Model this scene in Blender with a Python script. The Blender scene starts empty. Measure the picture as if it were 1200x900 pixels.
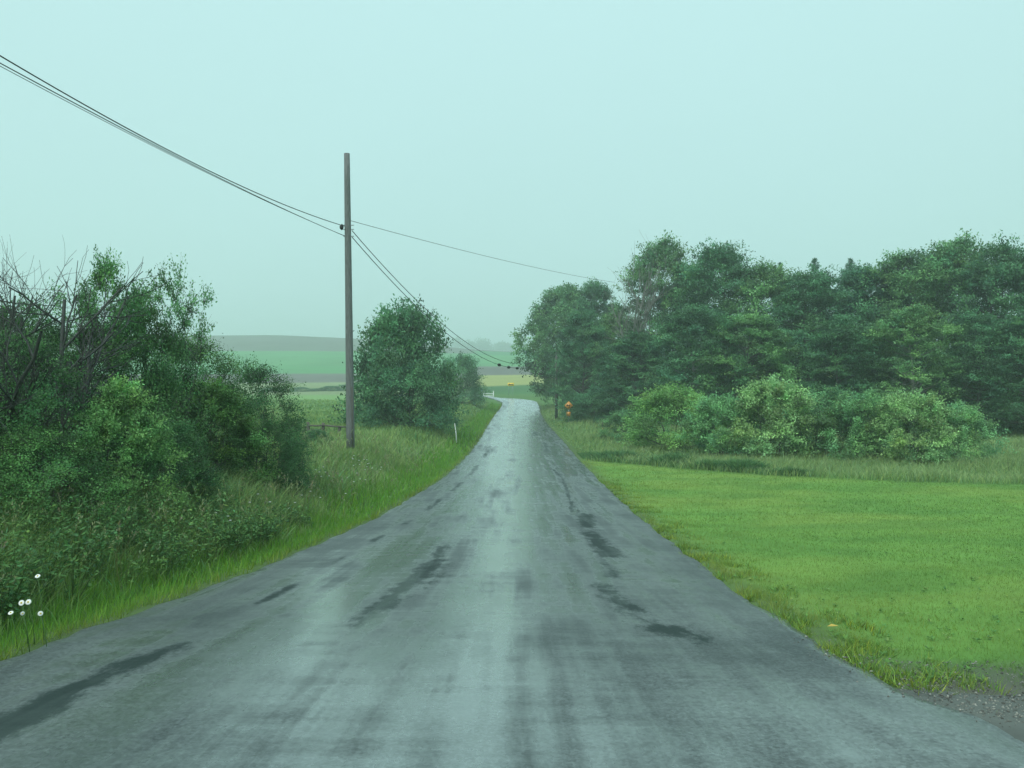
import bpy, math, random
import numpy as np
from mathutils import Vector

sc = bpy.context.scene
C = sc.collection
R = math.radians
EYE = 5.0            # height of the eye; ground levels below are given from it
F = 906.0            # focal length in photograph pixels

# ------------------------------------------------------------------ camera
cam = bpy.data.cameras.new('camera')
cam.sensor_width = 36.0
cam.lens = 36.0 * F / 1200.0
cam.clip_start = 0.1
cam.clip_end = 6000
co = bpy.data.objects.new('camera', cam)
C.objects.link(co)
co.location = (0, 0, EYE)
co.rotation_euler = (R(90), 0, 0)
sc.camera = co

# ------------------------------------------------------------------ sky and sun (overcast, rain)
SUN_EL, SUN_AZ = 52, 205
w = bpy.data.worlds.new('World')
sc.world = w
w.use_nodes = True
nt = w.node_tree
nt.nodes.clear()
out = nt.nodes.new('ShaderNodeOutputWorld')
bg = nt.nodes.new('ShaderNodeBackground')
sky = nt.nodes.new('ShaderNodeTexSky')
sky.sky_type = 'NISHITA'
sky.sun_disc = False
sky.sun_elevation = R(SUN_EL)
sky.sun_rotation = R(SUN_AZ)
sky.air_density = 1.0
sky.dust_density = 4.0
# an overcast deck in front of the clear sky: the cloud carries nearly all the light
geo = nt.nodes.new('ShaderNodeTexCoord')
sep = nt.nodes.new('ShaderNodeSeparateXYZ')
ramp = nt.nodes.new('ShaderNodeValToRGB')
ramp.color_ramp.elements[0].position = 0.0
ramp.color_ramp.elements[0].color = (5.1, 7.85, 7.95, 1)
ramp.color_ramp.elements[1].position = 0.6
ramp.color_ramp.elements[1].color = (5.7, 8.7, 8.85, 1)
nz = nt.nodes.new('ShaderNodeTexNoise')
nz.inputs['Scale'].default_value = 1.3
nz.inputs['Detail'].default_value = 3
mr = nt.nodes.new('ShaderNodeMapRange')
mr.inputs['To Min'].default_value = 0.94
mr.inputs['To Max'].default_value = 1.06
mul = nt.nodes.new('ShaderNodeVectorMath')
mul.operation = 'SCALE'
mix = nt.nodes.new('ShaderNodeMix')
mix.data_type = 'RGBA'
mix.inputs['Factor'].default_value = 0.93
L = nt.links.new
L(geo.outputs['Generated'], sep.inputs[0])
L(sep.outputs['Z'], ramp.inputs[0])
L(geo.outputs['Generated'], nz.inputs['Vector'])
L(nz.outputs['Fac'], mr.inputs['Value'])
L(ramp.outputs[0], mul.inputs[0])
L(mr.outputs[0], mul.inputs['Scale'])
L(sky.outputs[0], mix.inputs['A'])
L(mul.outputs[0], mix.inputs['B'])
L(mix.outputs['Result'], bg.inputs['Color'])
bg.inputs['Strength'].default_value = 0.077
L(bg.outputs[0], out.inputs['Surface'])

sun = bpy.data.lights.new('sun', 'SUN')
sun.energy = 1.7
sun.angle = R(50)
sun.color = (.97, 1.0, 0.93)
so = bpy.data.objects.new('sun', sun)
C.objects.link(so)
so.rotation_euler = (R(90 - SUN_EL), 0, R(180 - SUN_AZ))

sc.view_settings.view_transform = 'Standard'
sc.view_settings.look = 'None'
sc.view_settings.gamma = 1
sc.view_settings.exposure = 0.47
try:
    sc.cycles.use_denoising = True
    sc.cycles.max_bounces = 8
    sc.cycles.volume_bounces = 2
    sc.cycles.transparent_max_bounces = 4
except Exception:
    pass

# ------------------------------------------------------------------ helpers
def sstep(x, a, b):
    t = np.clip((np.asarray(x, float) - a) / (b - a), 0, 1)
    return t * t * (3 - 2 * t)

def vnoise(x, y, s=1.0, seed=0):
    """smooth value noise in 0..1"""
    x = np.asarray(x, float) * s + seed * 17.13
    y = np.asarray(y, float) * s + seed * 7.77
    xi, yi = np.floor(x), np.floor(y)
    fx, fy = x - xi, y - yi
    fx, fy = fx * fx * (3 - 2 * fx), fy * fy * (3 - 2 * fy)
    def h(a, b):
        v = np.sin(a * 127.1 + b * 311.7 + seed * 13.7) * 43758.5453
        return v - np.floor(v)
    return (h(xi, yi) * (1 - fx) + h(xi + 1, yi) * fx) * (1 - fy) + (h(xi, yi + 1) * (1 - fx) + h(xi + 1, yi + 1) * fx) * fy

def fbm(x, y, s=1.0, seed=0, o=3):
    r, a, t = 0, 1.0, 0
    for k in range(o):
        r = r + a * vnoise(x, y, s * 2 ** k, seed + k)
        t += a
        a *= .5
    return r / t

def norm(v):
    return v / np.maximum(np.linalg.norm(v, axis=-1, keepdims=True), 1e-9)

class MB:
    """collects vertices, faces and a tint per vertex; builds one mesh"""
    def __init__(s):
        s.v, s.c, s.f, s.n = [], [], {3: [], 4: []}, 0
    def add(s, v, tris=None, quads=None, col=(1, 1, 1)):
        v = np.asarray(v, float).reshape(-1, 3)
        c = np.asarray(col, float)
        if c.ndim == 1:
            c = np.tile(c, (len(v), 1))
        s.v.append(v)
        s.c.append(c)
        if tris is not None and len(tris):
            s.f[3].append(np.asarray(tris, int) + s.n)
        if quads is not None and len(quads):
            s.f[4].append(np.asarray(quads, int) + s.n)
        s.n += len(v)
    def mesh(s, name, mat, smooth=False, extra=None):
        V = np.concatenate(s.v)
        Cc = np.concatenate(s.c)
        t = np.concatenate(s.f[3]) if s.f[3] else np.zeros((0, 3), int)
        q = np.concatenate(s.f[4]) if s.f[4] else np.zeros((0, 4), int)
        me = bpy.data.meshes.new(name)
        me.vertices.add(len(V))
        me.vertices.foreach_set('co', V.astype(np.float32).ravel())
        me.loops.add(t.size + q.size)
        me.loops.foreach_set('vertex_index', np.concatenate([t.ravel(), q.ravel()]).astype(np.int32))
        me.polygons.add(len(t) + len(q))
        st = np.concatenate([np.arange(len(t)) * 3, len(t) * 3 + np.arange(len(q)) * 4]).astype(np.int32)
        me.polygons.foreach_set('loop_start', st)
        if smooth:
            me.polygons.foreach_set('use_smooth', np.ones(len(t) + len(q), bool))
        me.update(calc_edges=True)
        a = me.attributes.new('tint', 'FLOAT_COLOR', 'POINT')
        a.data.foreach_set('color', np.concatenate([Cc, np.ones((len(Cc), 1))], 1).astype(np.float32).ravel())
        if extra:
            for k, val in extra.items():
                b = me.attributes.new(k, 'FLOAT', 'POINT')
                b.data.foreach_set('value', np.asarray(val, np.float32).ravel())
        me.materials.append(mat)
        return me
    def build(s, name, mat, parent=None, smooth=False, **k):
        o = bpy.data.objects.new(name, s.mesh(name, mat, smooth, **k))
        C.objects.link(o)
        if parent:
            o.parent = parent
        return o

def tube(mb, pts, rad, n=6, col=(1, 1, 1), cap=True):
    pts = np.asarray(pts, float)
    rad = np.broadcast_to(np.asarray(rad, float), (len(pts),))
    d = norm(np.gradient(pts, axis=0))
    ref = np.where(np.abs(d[:, 2:3]) > .9, np.array([[1., 0, 0]]), np.array([[0, 0, 1.]]))
    a = norm(np.cross(d, ref))
    b = np.cross(d, a)
    th = np.arange(n) / n * 2 * math.pi
    V = pts[:, None] + rad[:, None, None] * (a[:, None] * np.cos(th)[None, :, None] + b[:, None] * np.sin(th)[None, :, None])
    k = len(pts)
    i, j = np.meshgrid(np.arange(k - 1), np.arange(n), indexing='ij')
    q = np.stack([i * n + j, i * n + (j + 1) % n, (i + 1) * n + (j + 1) % n, (i + 1) * n + j], -1).reshape(-1, 4)
    V = V.reshape(-1, 3)
    tris = []
    if cap:
        V = np.concatenate([V, pts[:1], pts[-1:]])
        for j in range(n):
            tris.append((k * n, (j + 1) % n, j))
            tris.append((k * n + 1, (k - 1) * n + j, (k - 1) * n + (j + 1) % n))
    mb.add(V, tris, q, col)

def box(mb, c, s, col=(1, 1, 1), rz=0, bev=0):
    c = np.asarray(c, float)
    x, y, z = np.asarray(s, float) / 2
    V = np.array([(sx * x, sy * y, sz * z) for sz in (-1, 1) for sy in (-1, 1) for sx in (-1, 1)])
    cr, sr = math.cos(rz), math.sin(rz)
    V = np.stack([V[:, 0] * cr - V[:, 1] * sr, V[:, 0] * sr + V[:, 1] * cr, V[:, 2]], 1) + c
    mb.add(V, None, [(0, 2, 3, 1), (4, 5, 7, 6), (0, 1, 5, 4), (2, 6, 7, 3), (0, 4, 6, 2), (1, 3, 7, 5)], col)

def empty(name, loc, rz=0):
    o = bpy.data.objects.new(name, None)
    C.objects.link(o)
    o.location = loc
    o.rotation_euler = (0, 0, rz)
    o.empty_display_size = .3
    return o

def tag(o, label=None, cat=None, group=None, kind=None):
    if label: o['label'] = label
    if cat: o['category'] = cat
    if group: o['group'] = group
    if kind: o['kind'] = kind
    return o

def copy_tree(o, parent=None):
    c = o.copy()
    C.objects.link(c)
    c.parent = parent
    for ch in [x for x in o.children]:
        copy_tree(ch, c)
    return c

# ------------------------------------------------------------------ terrain functions (levels from the eye)
YT = [-60, -20, 0, 3.2, 5, 6.1, 8.3, 11.9, 17.2, 27.2, 38, 47, 58, 68, 84, 98, 106, 113, 122, 130, 150]
ZT = [4.0, 0.9, -1.28, -1.60, -1.78, -1.91, -2.16, -2.48, -2.85, -3.34, -3.60, -3.68, -3.72, -3.73, -3.69, -3.59, -3.48, -3.33, -2.98, -2.62, -2.25]
YC = [-60, 3.2, 5, 6.1, 8.3, 11.9, 17.2, 27.2, 38, 47, 58, 68, 84, 98, 106, 113, 130, 160]
XC = [-.9, -.6, -.58, -.55, -.42, -.22, -.03, .3, .46, .58, .58, .55, .65, .85, 1.05, 1.2, 1.3, 1.3]
_ys = np.linspace(-60, 160, 881)
def _smooth(a, n):
    k = np.hanning(n); k /= k.sum()
    p = np.pad(a, n // 2, mode='edge')
    return np.convolve(p, k, 'same')[n // 2:-(n // 2)]
_zr = _smooth(np.interp(_ys, YT, ZT), 25)[:881]
_zr2 = _smooth(np.interp(_ys, YT, ZT), 61)[:881]
_m = sstep(_ys, 20, 40)
_zr = _zr * (1 - _m) + _zr2 * _m
_xc = _smooth(np.interp(_ys, YC, XC), 41)[:881]
def roadz(Y): return np.interp(Y, _ys, _zr)
def cx(Y): return np.interp(Y, _ys, _xc)

# road centreline in plan, with the bend to the left at the far end
cl = [(float(cx(y)), float(y)) for y in np.concatenate([np.arange(-40, 2, 2.), 2 + np.cumsum(np.clip(.02 + .012 * np.arange(0, 400) * .12, .06, .6))]) if y < 122]
bx0, by0 = cl[-1]
RB = 17.0
for k in range(1, 40):
    a = R(90) * k / 39 * 1.02
    cl.append((bx0 - RB + RB * math.cos(a), by0 + RB * math.sin(a)))
for k in range(1, 9):
    cl.append((cl[-1][0] - 1.5, cl[-1][1] - .05))
cl = np.array(cl)

HW = 2.75
def wl(Y): return HW + .12 * (fbm(Y, 0, 1.8, 3, 5) - .5) * 2
def wr(Y): return HW + .10 * (fbm(Y, 9, 1.6, 5, 4) - .5) * 2 + (1.9 + .5 * (fbm(Y, 3, 5, 6) - .5)) * (1 - sstep(Y, 2.6, 4.3))

def road_dist(X, Y):
    """unsigned distance from the bent part of the road"""
    X = np.asarray(X, float); Y = np.asarray(Y, float)
    # bend centre (bx0-RB, by0)
    dx, dy = X - (bx0 - RB), Y - by0
    r = np.hypot(dx, dy)
    dbend = np.where((dx >= 0) & (dy >= 0), np.abs(r - RB), 1e3)
    dend = np.where(dx < 0, np.abs(Y - (by0 + RB)), 1e3)
    dstr = np.where(Y < by0, np.abs(X - cx(Y)), 1e3)
    return np.minimum(np.minimum(dbend, dend), dstr)

def ground(X, Y, raw=False):
    X = np.asarray(X, float); Y = np.asarray(Y, float)
    X, Y = np.broadcast_arrays(X, Y)
    u = X - cx(Y)
    zr = roadz(Y)
    hl = np.interp(Y, [0, 5, 12, 30, 60, 100, 125, 150], [.35, .4, .5, .86, 1.15, 1.1, .6, .1])
    near = zr + sstep(-u, 3.0, 6.5) * hl
    hr = np.interp(Y, [0, 20, 32, 60, 100, 130], [0, .02, .12, .35, .5, .3])
    near = near + sstep(u, 3.2, 13) * hr
    # crown fall and verge
    near = near - .05 * sstep(np.abs(u), 2.7, 3.3) * (Y < 125)
    # swale on the right between lawn and rough grass
    near = near + .05 * (fbm(X, Y, .25, 8) - .5) * sstep(np.abs(u), 3.2, 6)
    tX = np.clip(X / np.maximum(Y, 60) * 520, -260, 160)
    ww = np.interp(tX, [-240, -160, -69, -40, 7, 110], [.93, 1, .62, .2, -.2, -.9])
    Yp = [150, 160, 200, 230, 260, 330, 420, 470, 520, 570, 650, 800, 900, 1100, 1250, 1700]
    zl = np.interp(Y, Yp, [-2.3, -2.3, -1.9, .2, 3.0, 9.6, 18.2, 26, 33, 34, 31, 14, 16, 48, 42, 20])
    zc = np.interp(Y, Yp, [-2.2, -1.7, .2, 1.9, 3.4, 8.6, 16.6, 20.4, 22.5, 22.6, 19, 10, 16, 48, 42, 20])
    far = zc + (zl - zc) * np.where(Y < 850, ww, 0)
    far = far + sstep(Y, 900, 1100) * 6 * (fbm(X, Y, .006, 4) - .5)
    m = sstep(Y, 138, 165)
    z = near * (1 - m) + far * m
    if not raw:
        d = road_dist(X, Y)
        hwr = np.where(u > 0, np.where(Y < 6, wr(Y), HW), HW)
        inside = 1 - sstep(np.where(Y < by0, d - hwr + 2.75, d), 2.45, 2.8)
        z = z - .10 * inside * (1 + sstep(Y, 60, 110))
    return z + EYE

def gz(x, y): return float(ground(x, y))
def at(px, py, Y): return ((px - 600) / F * Y, Y, EYE + (450 - py) / F * Y)

# ------------------------------------------------------------------ materials
def newmat(name):
    m = bpy.data.materials.new(name)
    m.use_nodes = True
    n = m.node_tree
    n.nodes.clear()
    o = n.nodes.new('ShaderNodeOutputMaterial')
    p = n.nodes.new('ShaderNodeBsdfPrincipled')
    n.links.new(p.outputs[0], o.inputs['Surface'])
    return m, n, p, o

def foliage_mat(name, base, rough=.5, trans=.3, spec=.35):
    m, n, p, o = newmat(name)
    a = n.nodes.new('ShaderNodeAttribute'); a.attribute_name = 'tint'
    oi = n.nodes.new('ShaderNodeObjectInfo')
    m1 = n.nodes.new('ShaderNodeMix'); m1.data_type = 'RGBA'; m1.blend_type = 'MULTIPLY'; m1.inputs['Factor'].default_value = 1
    m2 = n.nodes.new('ShaderNodeMix'); m2.data_type = 'RGBA'; m2.blend_type = 'MULTIPLY'; m2.inputs['Factor'].default_value = 1
    m1.inputs['A'].default_value = (*base, 1)
    n.links.new(a.outputs['Color'], m1.inputs['B'])
    n.links.new(m1.outputs['Result'], m2.inputs['A'])
    n.links.new(oi.outputs['Color'], m2.inputs['B'])
    n.links.new(m2.outputs['Result'], p.inputs['Base Color'])
    p.inputs['Roughness'].default_value = rough
    p.inputs['Specular IOR Level'].default_value = spec
    t = n.nodes.new('ShaderNodeBsdfTranslucent')
    n.links.new(m2.outputs['Result'], t.inputs['Color'])
    mx = n.nodes.new('ShaderNodeMixShader'); mx.inputs[0].default_value = trans
    n.links.new(p.outputs[0], mx.inputs[1]); n.links.new(t.outputs[0], mx.inputs[2])
    n.links.new(mx.outputs[0], o.inputs['Surface'])
    return m

M_LEAF = foliage_mat('leaves', (.108, .225, .105))
M_GRASS = foliage_mat('grass_blades', (1, 1, 1), .5, .35, .3)

def plain(name, col, rough=.6, metallic=0, noise=0, scale=8, bump=0):
    m, n, p, o = newmat(name)
    p.inputs['Base Color'].default_value = (*col, 1)
    p.inputs['Roughness'].default_value = rough
    p.inputs['Metallic'].default_value = metallic
    if noise:
        tc = n.nodes.new('ShaderNodeTexCoord')
        mp = n.nodes.new('ShaderNodeMapping'); mp.inputs['Scale'].default_value = (scale, scale, scale * .12)
        nz = n.nodes.new('ShaderNodeTexNoise'); nz.inputs['Scale'].default_value = 3; nz.inputs['Detail'].default_value = 5
        r = n.nodes.new('ShaderNodeMix'); r.data_type = 'RGBA'
        r.inputs['A'].default_value = (*[c * (1 - noise) for c in col], 1)
        r.inputs['B'].default_value = (*[min(1, c * (1 + noise)) for c in col], 1)
        n.links.new(tc.outputs['Object'], mp.inputs[0]); n.links.new(mp.outputs[0], nz.inputs['Vector'])
        n.links.new(nz.outputs['Fac'], r.inputs['Factor']); n.links.new(r.outputs['Result'], p.inputs['Base Color'])
        b = n.nodes.new('ShaderNodeBump'); b.inputs['Strength'].default_value = .5; b.inputs['Distance'].default_value = .02
        n.links.new(nz.outputs['Fac'], b.inputs['Height']); n.links.new(b.outputs[0], p.inputs['Normal'])
    return m

M_BARK = plain('bark', (.085, .08, .07), .8, noise=.5, scale=6)
M_BARKL = plain('pale_bark', (.20, .20, .18), .8, noise=.4, scale=5)
M_POLE = plain('weathered_pole_wood', (.13, .135, .135), .75, noise=.75, scale=10)
M_TWIG = plain('dark_wet_twigs', (.035, .04, .035), .6)
M_WIRE = plain('black_cable', (.015, .018, .02), .5)
M_STEEL = plain('galvanised_steel', (.3, .31, .32), .45, .7)
M_WHITE = plain('white_paint', (.7, .72, .7), .5, noise=.15)
M_YEL = plain('sign_yellow', (.9, .58, .04), .4)
M_ORA = plain('sign_orange', (.58, .25, .05), .4)
M_BLACK = plain('sign_black', (.012, .012, .012), .4)
M_OLDWOOD = plain('old_fence_wood', (.10, .09, .075), .85, noise=.4)
M_BLUE = plain('faded_blue_paint', (.12, .25, .38), .5)
M_PETAL = plain('petal_white', (.8, .8, .78), .6)
M_DISC = plain('flower_yellow', (.6, .4, .03), .7)
M_STEM = plain('flower_stem', (.06, .14, .03), .6)

# ground: tint carries the crops and soils, noise gives the fine variation
def ground_mat():
    m, n, p, o = newmat('earth_and_turf')
    a = n.nodes.new('ShaderNodeAttribute'); a.attribute_name = 'tint'
    g = n.nodes.new('ShaderNodeNewGeometry')
    nz = n.nodes.new('ShaderNodeTexNoise'); nz.inputs['Scale'].default_value = 1.7; nz.inputs['Detail'].default_value = 8; nz.inputs['Roughness'].default_value = .65
    nf = n.nodes.new('ShaderNodeTexNoise'); nf.inputs['Scale'].default_value = .05; nf.inputs['Detail'].default_value = 6
    r1 = n.nodes.new('ShaderNodeMapRange'); r1.inputs['To Min'].default_value = .6; r1.inputs['To Max'].default_value = 1.4
    r2 = n.nodes.new('ShaderNodeMapRange'); r2.inputs['To Min'].default_value = .65; r2.inputs['To Max'].default_value = 1.35
    mm = n.nodes.new('ShaderNodeMath'); mm.operation = 'MULTIPLY'
    sc_ = n.nodes.new('ShaderNodeVectorMath'); sc_.operation = 'SCALE'
    for q in (nz, nf): n.links.new(g.outputs['Position'], q.inputs['Vector'])
    n.links.new(nz.outputs['Fac'], r1.inputs['Value']); n.links.new(nf.outputs['Fac'], r2.inputs['Value'])
    n.links.new(r1.outputs[0], mm.inputs[0]); n.links.new(r2.outputs[0], mm.inputs[1])
    n.links.new(a.outputs['Color'], sc_.inputs[0]); n.links.new(mm.outputs[0], sc_.inputs['Scale'])
    n.links.new(sc_.outputs[0], p.inputs['Base Color'])
    p.inputs['Roughness'].default_value = .9
    p.inputs['Specular IOR Level'].default_value = .15
    b = n.nodes.new('ShaderNodeBump'); b.inputs['Strength'].default_value = .6; b.inputs['Distance'].default_value = .04
    n.links.new(nz.outputs['Fac'], b.inputs['Height']); n.links.new(b.outputs[0], p.inputs['Normal'])
    return m
M_GROUND = ground_mat()

def road_mat():
    m, n, p, o = newmat('wet_asphalt')
    N, K = n.nodes.new, n.links.new
    def attr(k):
        a = N('ShaderNodeAttribute'); a.attribute_name = k; return a.outputs['Fac']
    def noise(vec, scale, det=4, rough=.55):
        q = N('ShaderNodeTexNoise'); q.inputs['Scale'].default_value = scale; q.inputs['Detail'].default_value = det; q.inputs['Roughness'].default_value = rough
        K(vec, q.inputs['Vector']); return q.outputs['Fac']
    def mr(v, a, b, c, d, smooth=False):
        q = N('ShaderNodeMapRange')
        if smooth: q.interpolation_type = 'SMOOTHSTEP'
        for k, x in zip(('From Min', 'From Max', 'To Min', 'To Max'), (a, b, c, d)): q.inputs[k].default_value = x
        K(v, q.inputs['Value']); return q.outputs[0]
    def math_(op, a, b):
        q = N('ShaderNodeMath'); q.operation = op
        for i, x in enumerate((a, b)):
            if isinstance(x, (int, float)): q.inputs[i].default_value = x
            else: K(x, q.inputs[i])
        return q.outputs[0]
    g = N('ShaderNodeNewGeometry').outputs['Position']
    def mapping(sx, sy, sz=1):
        q = N('ShaderNodeMapping'); q.inputs['Scale'].default_value = (sx, sy, sz); K(g, q.inputs[0]); return q.outputs[0]
    along = noise(mapping(2.2, .30), 1.0, 5)        # long streaks down the road
    across = noise(mapping(1.1, 4.5), 1.0, 5, .6)    # ripples across it
    along2 = noise(mapping(5.5, .22), 1.0, 5)
    vo = N('ShaderNodeTexVoronoi'); vo.inputs['Scale'].default_value = 62; K(g, vo.inputs['Vector'])
    vs = N('ShaderNodeSeparateColor'); K(vo.outputs['Color'], vs.inputs[0])
    stone = vs.outputs[0]
    fine = noise(g, 90, 3, .7)
    grit = noise(g, 38, 4, .7)
    blot = noise(mapping(.9, .7), 1.0, 4)
    # dark patches: attribute plus ragged noise
    rip = noise(mapping(6.5, 3.2), 1.0, 7, .75)
    dk = math_('ADD', attr('dark'), math_('MULTIPLY', math_('SUBTRACT', math_('ADD', math_('ADD', rip, math_('MULTIPLY', along, .5)), math_('MULTIPLY', grit, .3)), .9), 2.2))
    dark = math_('MULTIPLY', mr(dk, .34, .86, 0, 1, True), mr(attr('dark'), .04, .3, 0, 1))
    sheen = math_('ADD', attr('sheen'), math_('ADD', math_('ADD', math_('MULTIPLY', math_('SUBTRACT', along, .5), 2.6), math_('MULTIPLY', math_('SUBTRACT', along2, .5), 2.6)), math_('ADD', math_('MULTIPLY', math_('SUBTRACT', across, .5), 1.7), math_('MULTIPLY', math_('SUBTRACT', blot, .5), 1.2))))
    sheen = mr(sheen, -.25, 1.25, 0, 1, True)
    # colour: dark aggregate with pale chips, slightly paler where the mix is worn
    col = N('ShaderNodeMix'); col.data_type = 'RGBA'
    col.inputs['A'].default_value = (.035, .046, .048, 1); col.inputs['B'].default_value = (.135, .157, .158, 1)
    K(mr(math_('ADD', math_('ADD', fine, math_('MULTIPLY', grit, .7)), math_('ADD', math_('MULTIPLY', blot, .9), math_('MULTIPLY', along, .6))), 1.25, 1.95, 0, 1), col.inputs['Factor'])
    cs = N('ShaderNodeVectorMath'); cs.operation = 'SCALE'
    K(col.outputs['Result'], cs.inputs[0]); K(mr(stone, 0, 1, .68, 1.38), cs.inputs['Scale'])
    c2 = N('ShaderNodeMix'); c2.data_type = 'RGBA'
    c2.inputs['B'].default_value = (.020, .034, .032, 1)
    K(math_('MULTIPLY', dark, .93), c2.inputs['Factor']); K(cs.outputs[0], c2.inputs['A'])
    K(c2.outputs['Result'], p.inputs['Base Color'])
    rg = mr(sheen, 0, 1, .46, .27)
    rg = math_('ADD', rg, math_('MULTIPLY', dark, .18))
    K(rg, p.inputs['Roughness'])
    sp = mr(sheen, 0, 1, .30, 1.0)
    sp = math_('MULTIPLY', sp, math_('SUBTRACT', 1.0, math_('MULTIPLY', dark, .6)))
    K(sp, p.inputs['Specular IOR Level'])
    K(math_('MULTIPLY', mr(sheen, 0, 1, .04, 1.0), math_('SUBTRACT', 1.0, math_('MULTIPLY', dark, .6))), p.inputs['Coat Weight'])
    K(mr(sheen, 0, 1, .42, .19), p.inputs['Coat Roughness'])
    p.inputs['Coat IOR'].default_value = 1.95
    b = N('ShaderNodeBump'); b.inputs['Strength'].default_value = .3; b.inputs['Distance'].default_value = .003
    h = math_('ADD', math_('MULTIPLY', grit, 1.0), math_('ADD', math_('MULTIPLY', stone, .8), math_('MULTIPLY', rip, 1.5)))
    b2 = N('ShaderNodeBump'); b2.inputs['Strength'].default_value = .18; b2.inputs['Distance'].default_value = .003
    K(math_('ADD', across, rip), b2.inputs['Height']); K(b2.outputs[0], p.inputs['Coat Normal'])
    K(h, b.inputs['Height']); K(b.outputs[0], p.inputs['Normal'])
    return m
M_ROAD = road_mat()

# ------------------------------------------------------------------ ground sheet
def axis(step0, growth, lim):
    v = [0.0]
    while v[-1] < lim:
        v.append(v[-1] + step0 + growth * v[-1])
    return np.array(v)
ux = axis(.22, .055, 1700)
us = np.concatenate([-ux[::-1][:-1], ux])
yn = [-60.0]
while yn[-1] < 1750:
    y = yn[-1]
    yn.append(y + (4 if y < -6 else min(3.4, .25 + .018 * max(y, 0)) if y < 640 else 14))
ys = np.array(yn)
U, Y = np.meshgrid(us, ys)
X = U + cx(Y)
Z = ground(X, Y)

# crop and soil tints
def tint_ground(X, Y):
    u = X - cx(Y)
    c = np.zeros(X.shape + (3,))
    c[:] = (.085, .17, .045)
    def put(mask, col):
        mm = mask[..., None]
        c[:] = c * (1 - mm) + np.array(col) * mm
    lawn = sstep(u, 2.7, 3.1) * (1 - sstep(Y - lawn_edge(X), -.3, .3))
    put(lawn, (.135, .26, .055))
    p1 = sstep(fbm(X, Y * 1.4, .30, 15, 5), .40, .62)
    put(lawn * p1 * .6, (.19, .28, .06))
    p2 = sstep(fbm(X * .8, Y * 1.6, .7, 19, 5), .48, .64)
    put(lawn * p2 * .5, (.08, .19, .04))
    put(lawn * (1 - sstep(Y - .10 * (X - 2.5), 4.7, 5.2)) * (Y > 2), (.11, .115, .09))
    # bare edge of the carriageway and worn earth
    put(np.exp(-((np.abs(u) - 2.95) / .22) ** 2) * (.25 + .5 * fbm(X, Y, 1.2, 2)) * (Y < 125), (.10, .09, .06))
    wob = 6 * (fbm(X, Y, .01, 12) - .5)
    Yw = Y + wob
    leftf = sstep(-u, 7, 10)
    put(leftf * sstep(Y, 48, 60), (.13, .23, .08))
    put(leftf * sstep(Yw, 75, 84), (.17, .29, .10))
    put(leftf * sstep(Yw, 150, 170), (.20, .25, .12))
    cen = sstep(X / np.maximum(Y, 1), -.06, -.04)
    put(cen * sstep(Y, 150, 158), (.06, .15, .05))
    put(cen * sstep(Yw, 182, 188), (.28, .30, .10))
    b1 = 230 * (1 - cen) + 247 * cen; b2 = 264 * (1 - cen) + 308 * cen
    put(sstep(Yw - b1, -1.5, 1.5), (.125, .12, .11))
    put(sstep(Yw - b2, -2, 2), (.08, .255, .095))
    put(sstep(Yw - b2, 40, 42) * (1 - sstep(Yw - b2, 60, 95)) * .4, (.10, .24, .10))
    put(sstep(Yw, 414 + 0 * X, 418), (.125, .13, .12))
    put(cen * sstep(Yw, 400, 404) * (1 - sstep(Yw, 455, 460)), (.07, .22, .10))
    put(sstep(Y, 700, 760), (.05, .11, .05))
    return c
def lawn_edge(X):
    return np.interp(X, [2.5, 3.6, 6.5, 9.5, 13, 17, 30, 60], [38, 36, 32, 28, 25.6, 24.6, 24, 24]) + .5 * (fbm(X, 0 * np.asarray(X), .5, 9) - .5)
T = tint_ground(X, Y)
nr, nc = X.shape
i, j = np.meshgrid(np.arange(nr - 1), np.arange(nc - 1), indexing='ij')
Q = np.stack([i * nc + j, i * nc + j + 1, (i + 1) * nc + j + 1, (i + 1) * nc + j], -1).reshape(-1, 4)
P = np.stack([X, Y, Z], -1).reshape(-1, 3)
TT = T.reshape(-1, 3)
fc = P[Q].mean(1)
fu = fc[:, 0] - cx(fc[:, 1])
zone = np.zeros(len(Q), int)                                   # ground
zone[(fu > 2.8) & (fc[:, 1] < lawn_edge(fc[:, 0])) & (fc[:, 1] > -30)] = 1
zone[(fc[:, 1] > 160)] = 2
zone[(fc[:, 1] > 306) & (fc[:, 1] <= 414)] = 3
zone[(fc[:, 1] > 414) & (fc[:, 1] <= 760)] = 4
zone[(fc[:, 1] > 760)] = 5
for zi, nm, lb in ((0, 'ground', 'grassy roadside ground either side of the wet road'),
                   (1, 'lawn', 'mown bright green lawn right of the road'),
                   (2, 'meadow', 'pale green and yellow fields at the foot of the hill'),
                   (3, 'green_field', 'bright green crop field across the middle of the hill'),
                   (4, 'hill', 'brown ploughed hilltop under the grey sky'),
                   (5, 'far_ridge', 'misty ridge behind the hill')):
    q = Q[zone == zi]
    used, inv = np.unique(q, return_inverse=True)
    mb = MB()
    mb.add(P[used], None, inv.reshape(-1, 4), TT[used])
    o = mb.build(nm, M_GROUND, smooth=True)
    tag(o, lb, kind='structure')

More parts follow.
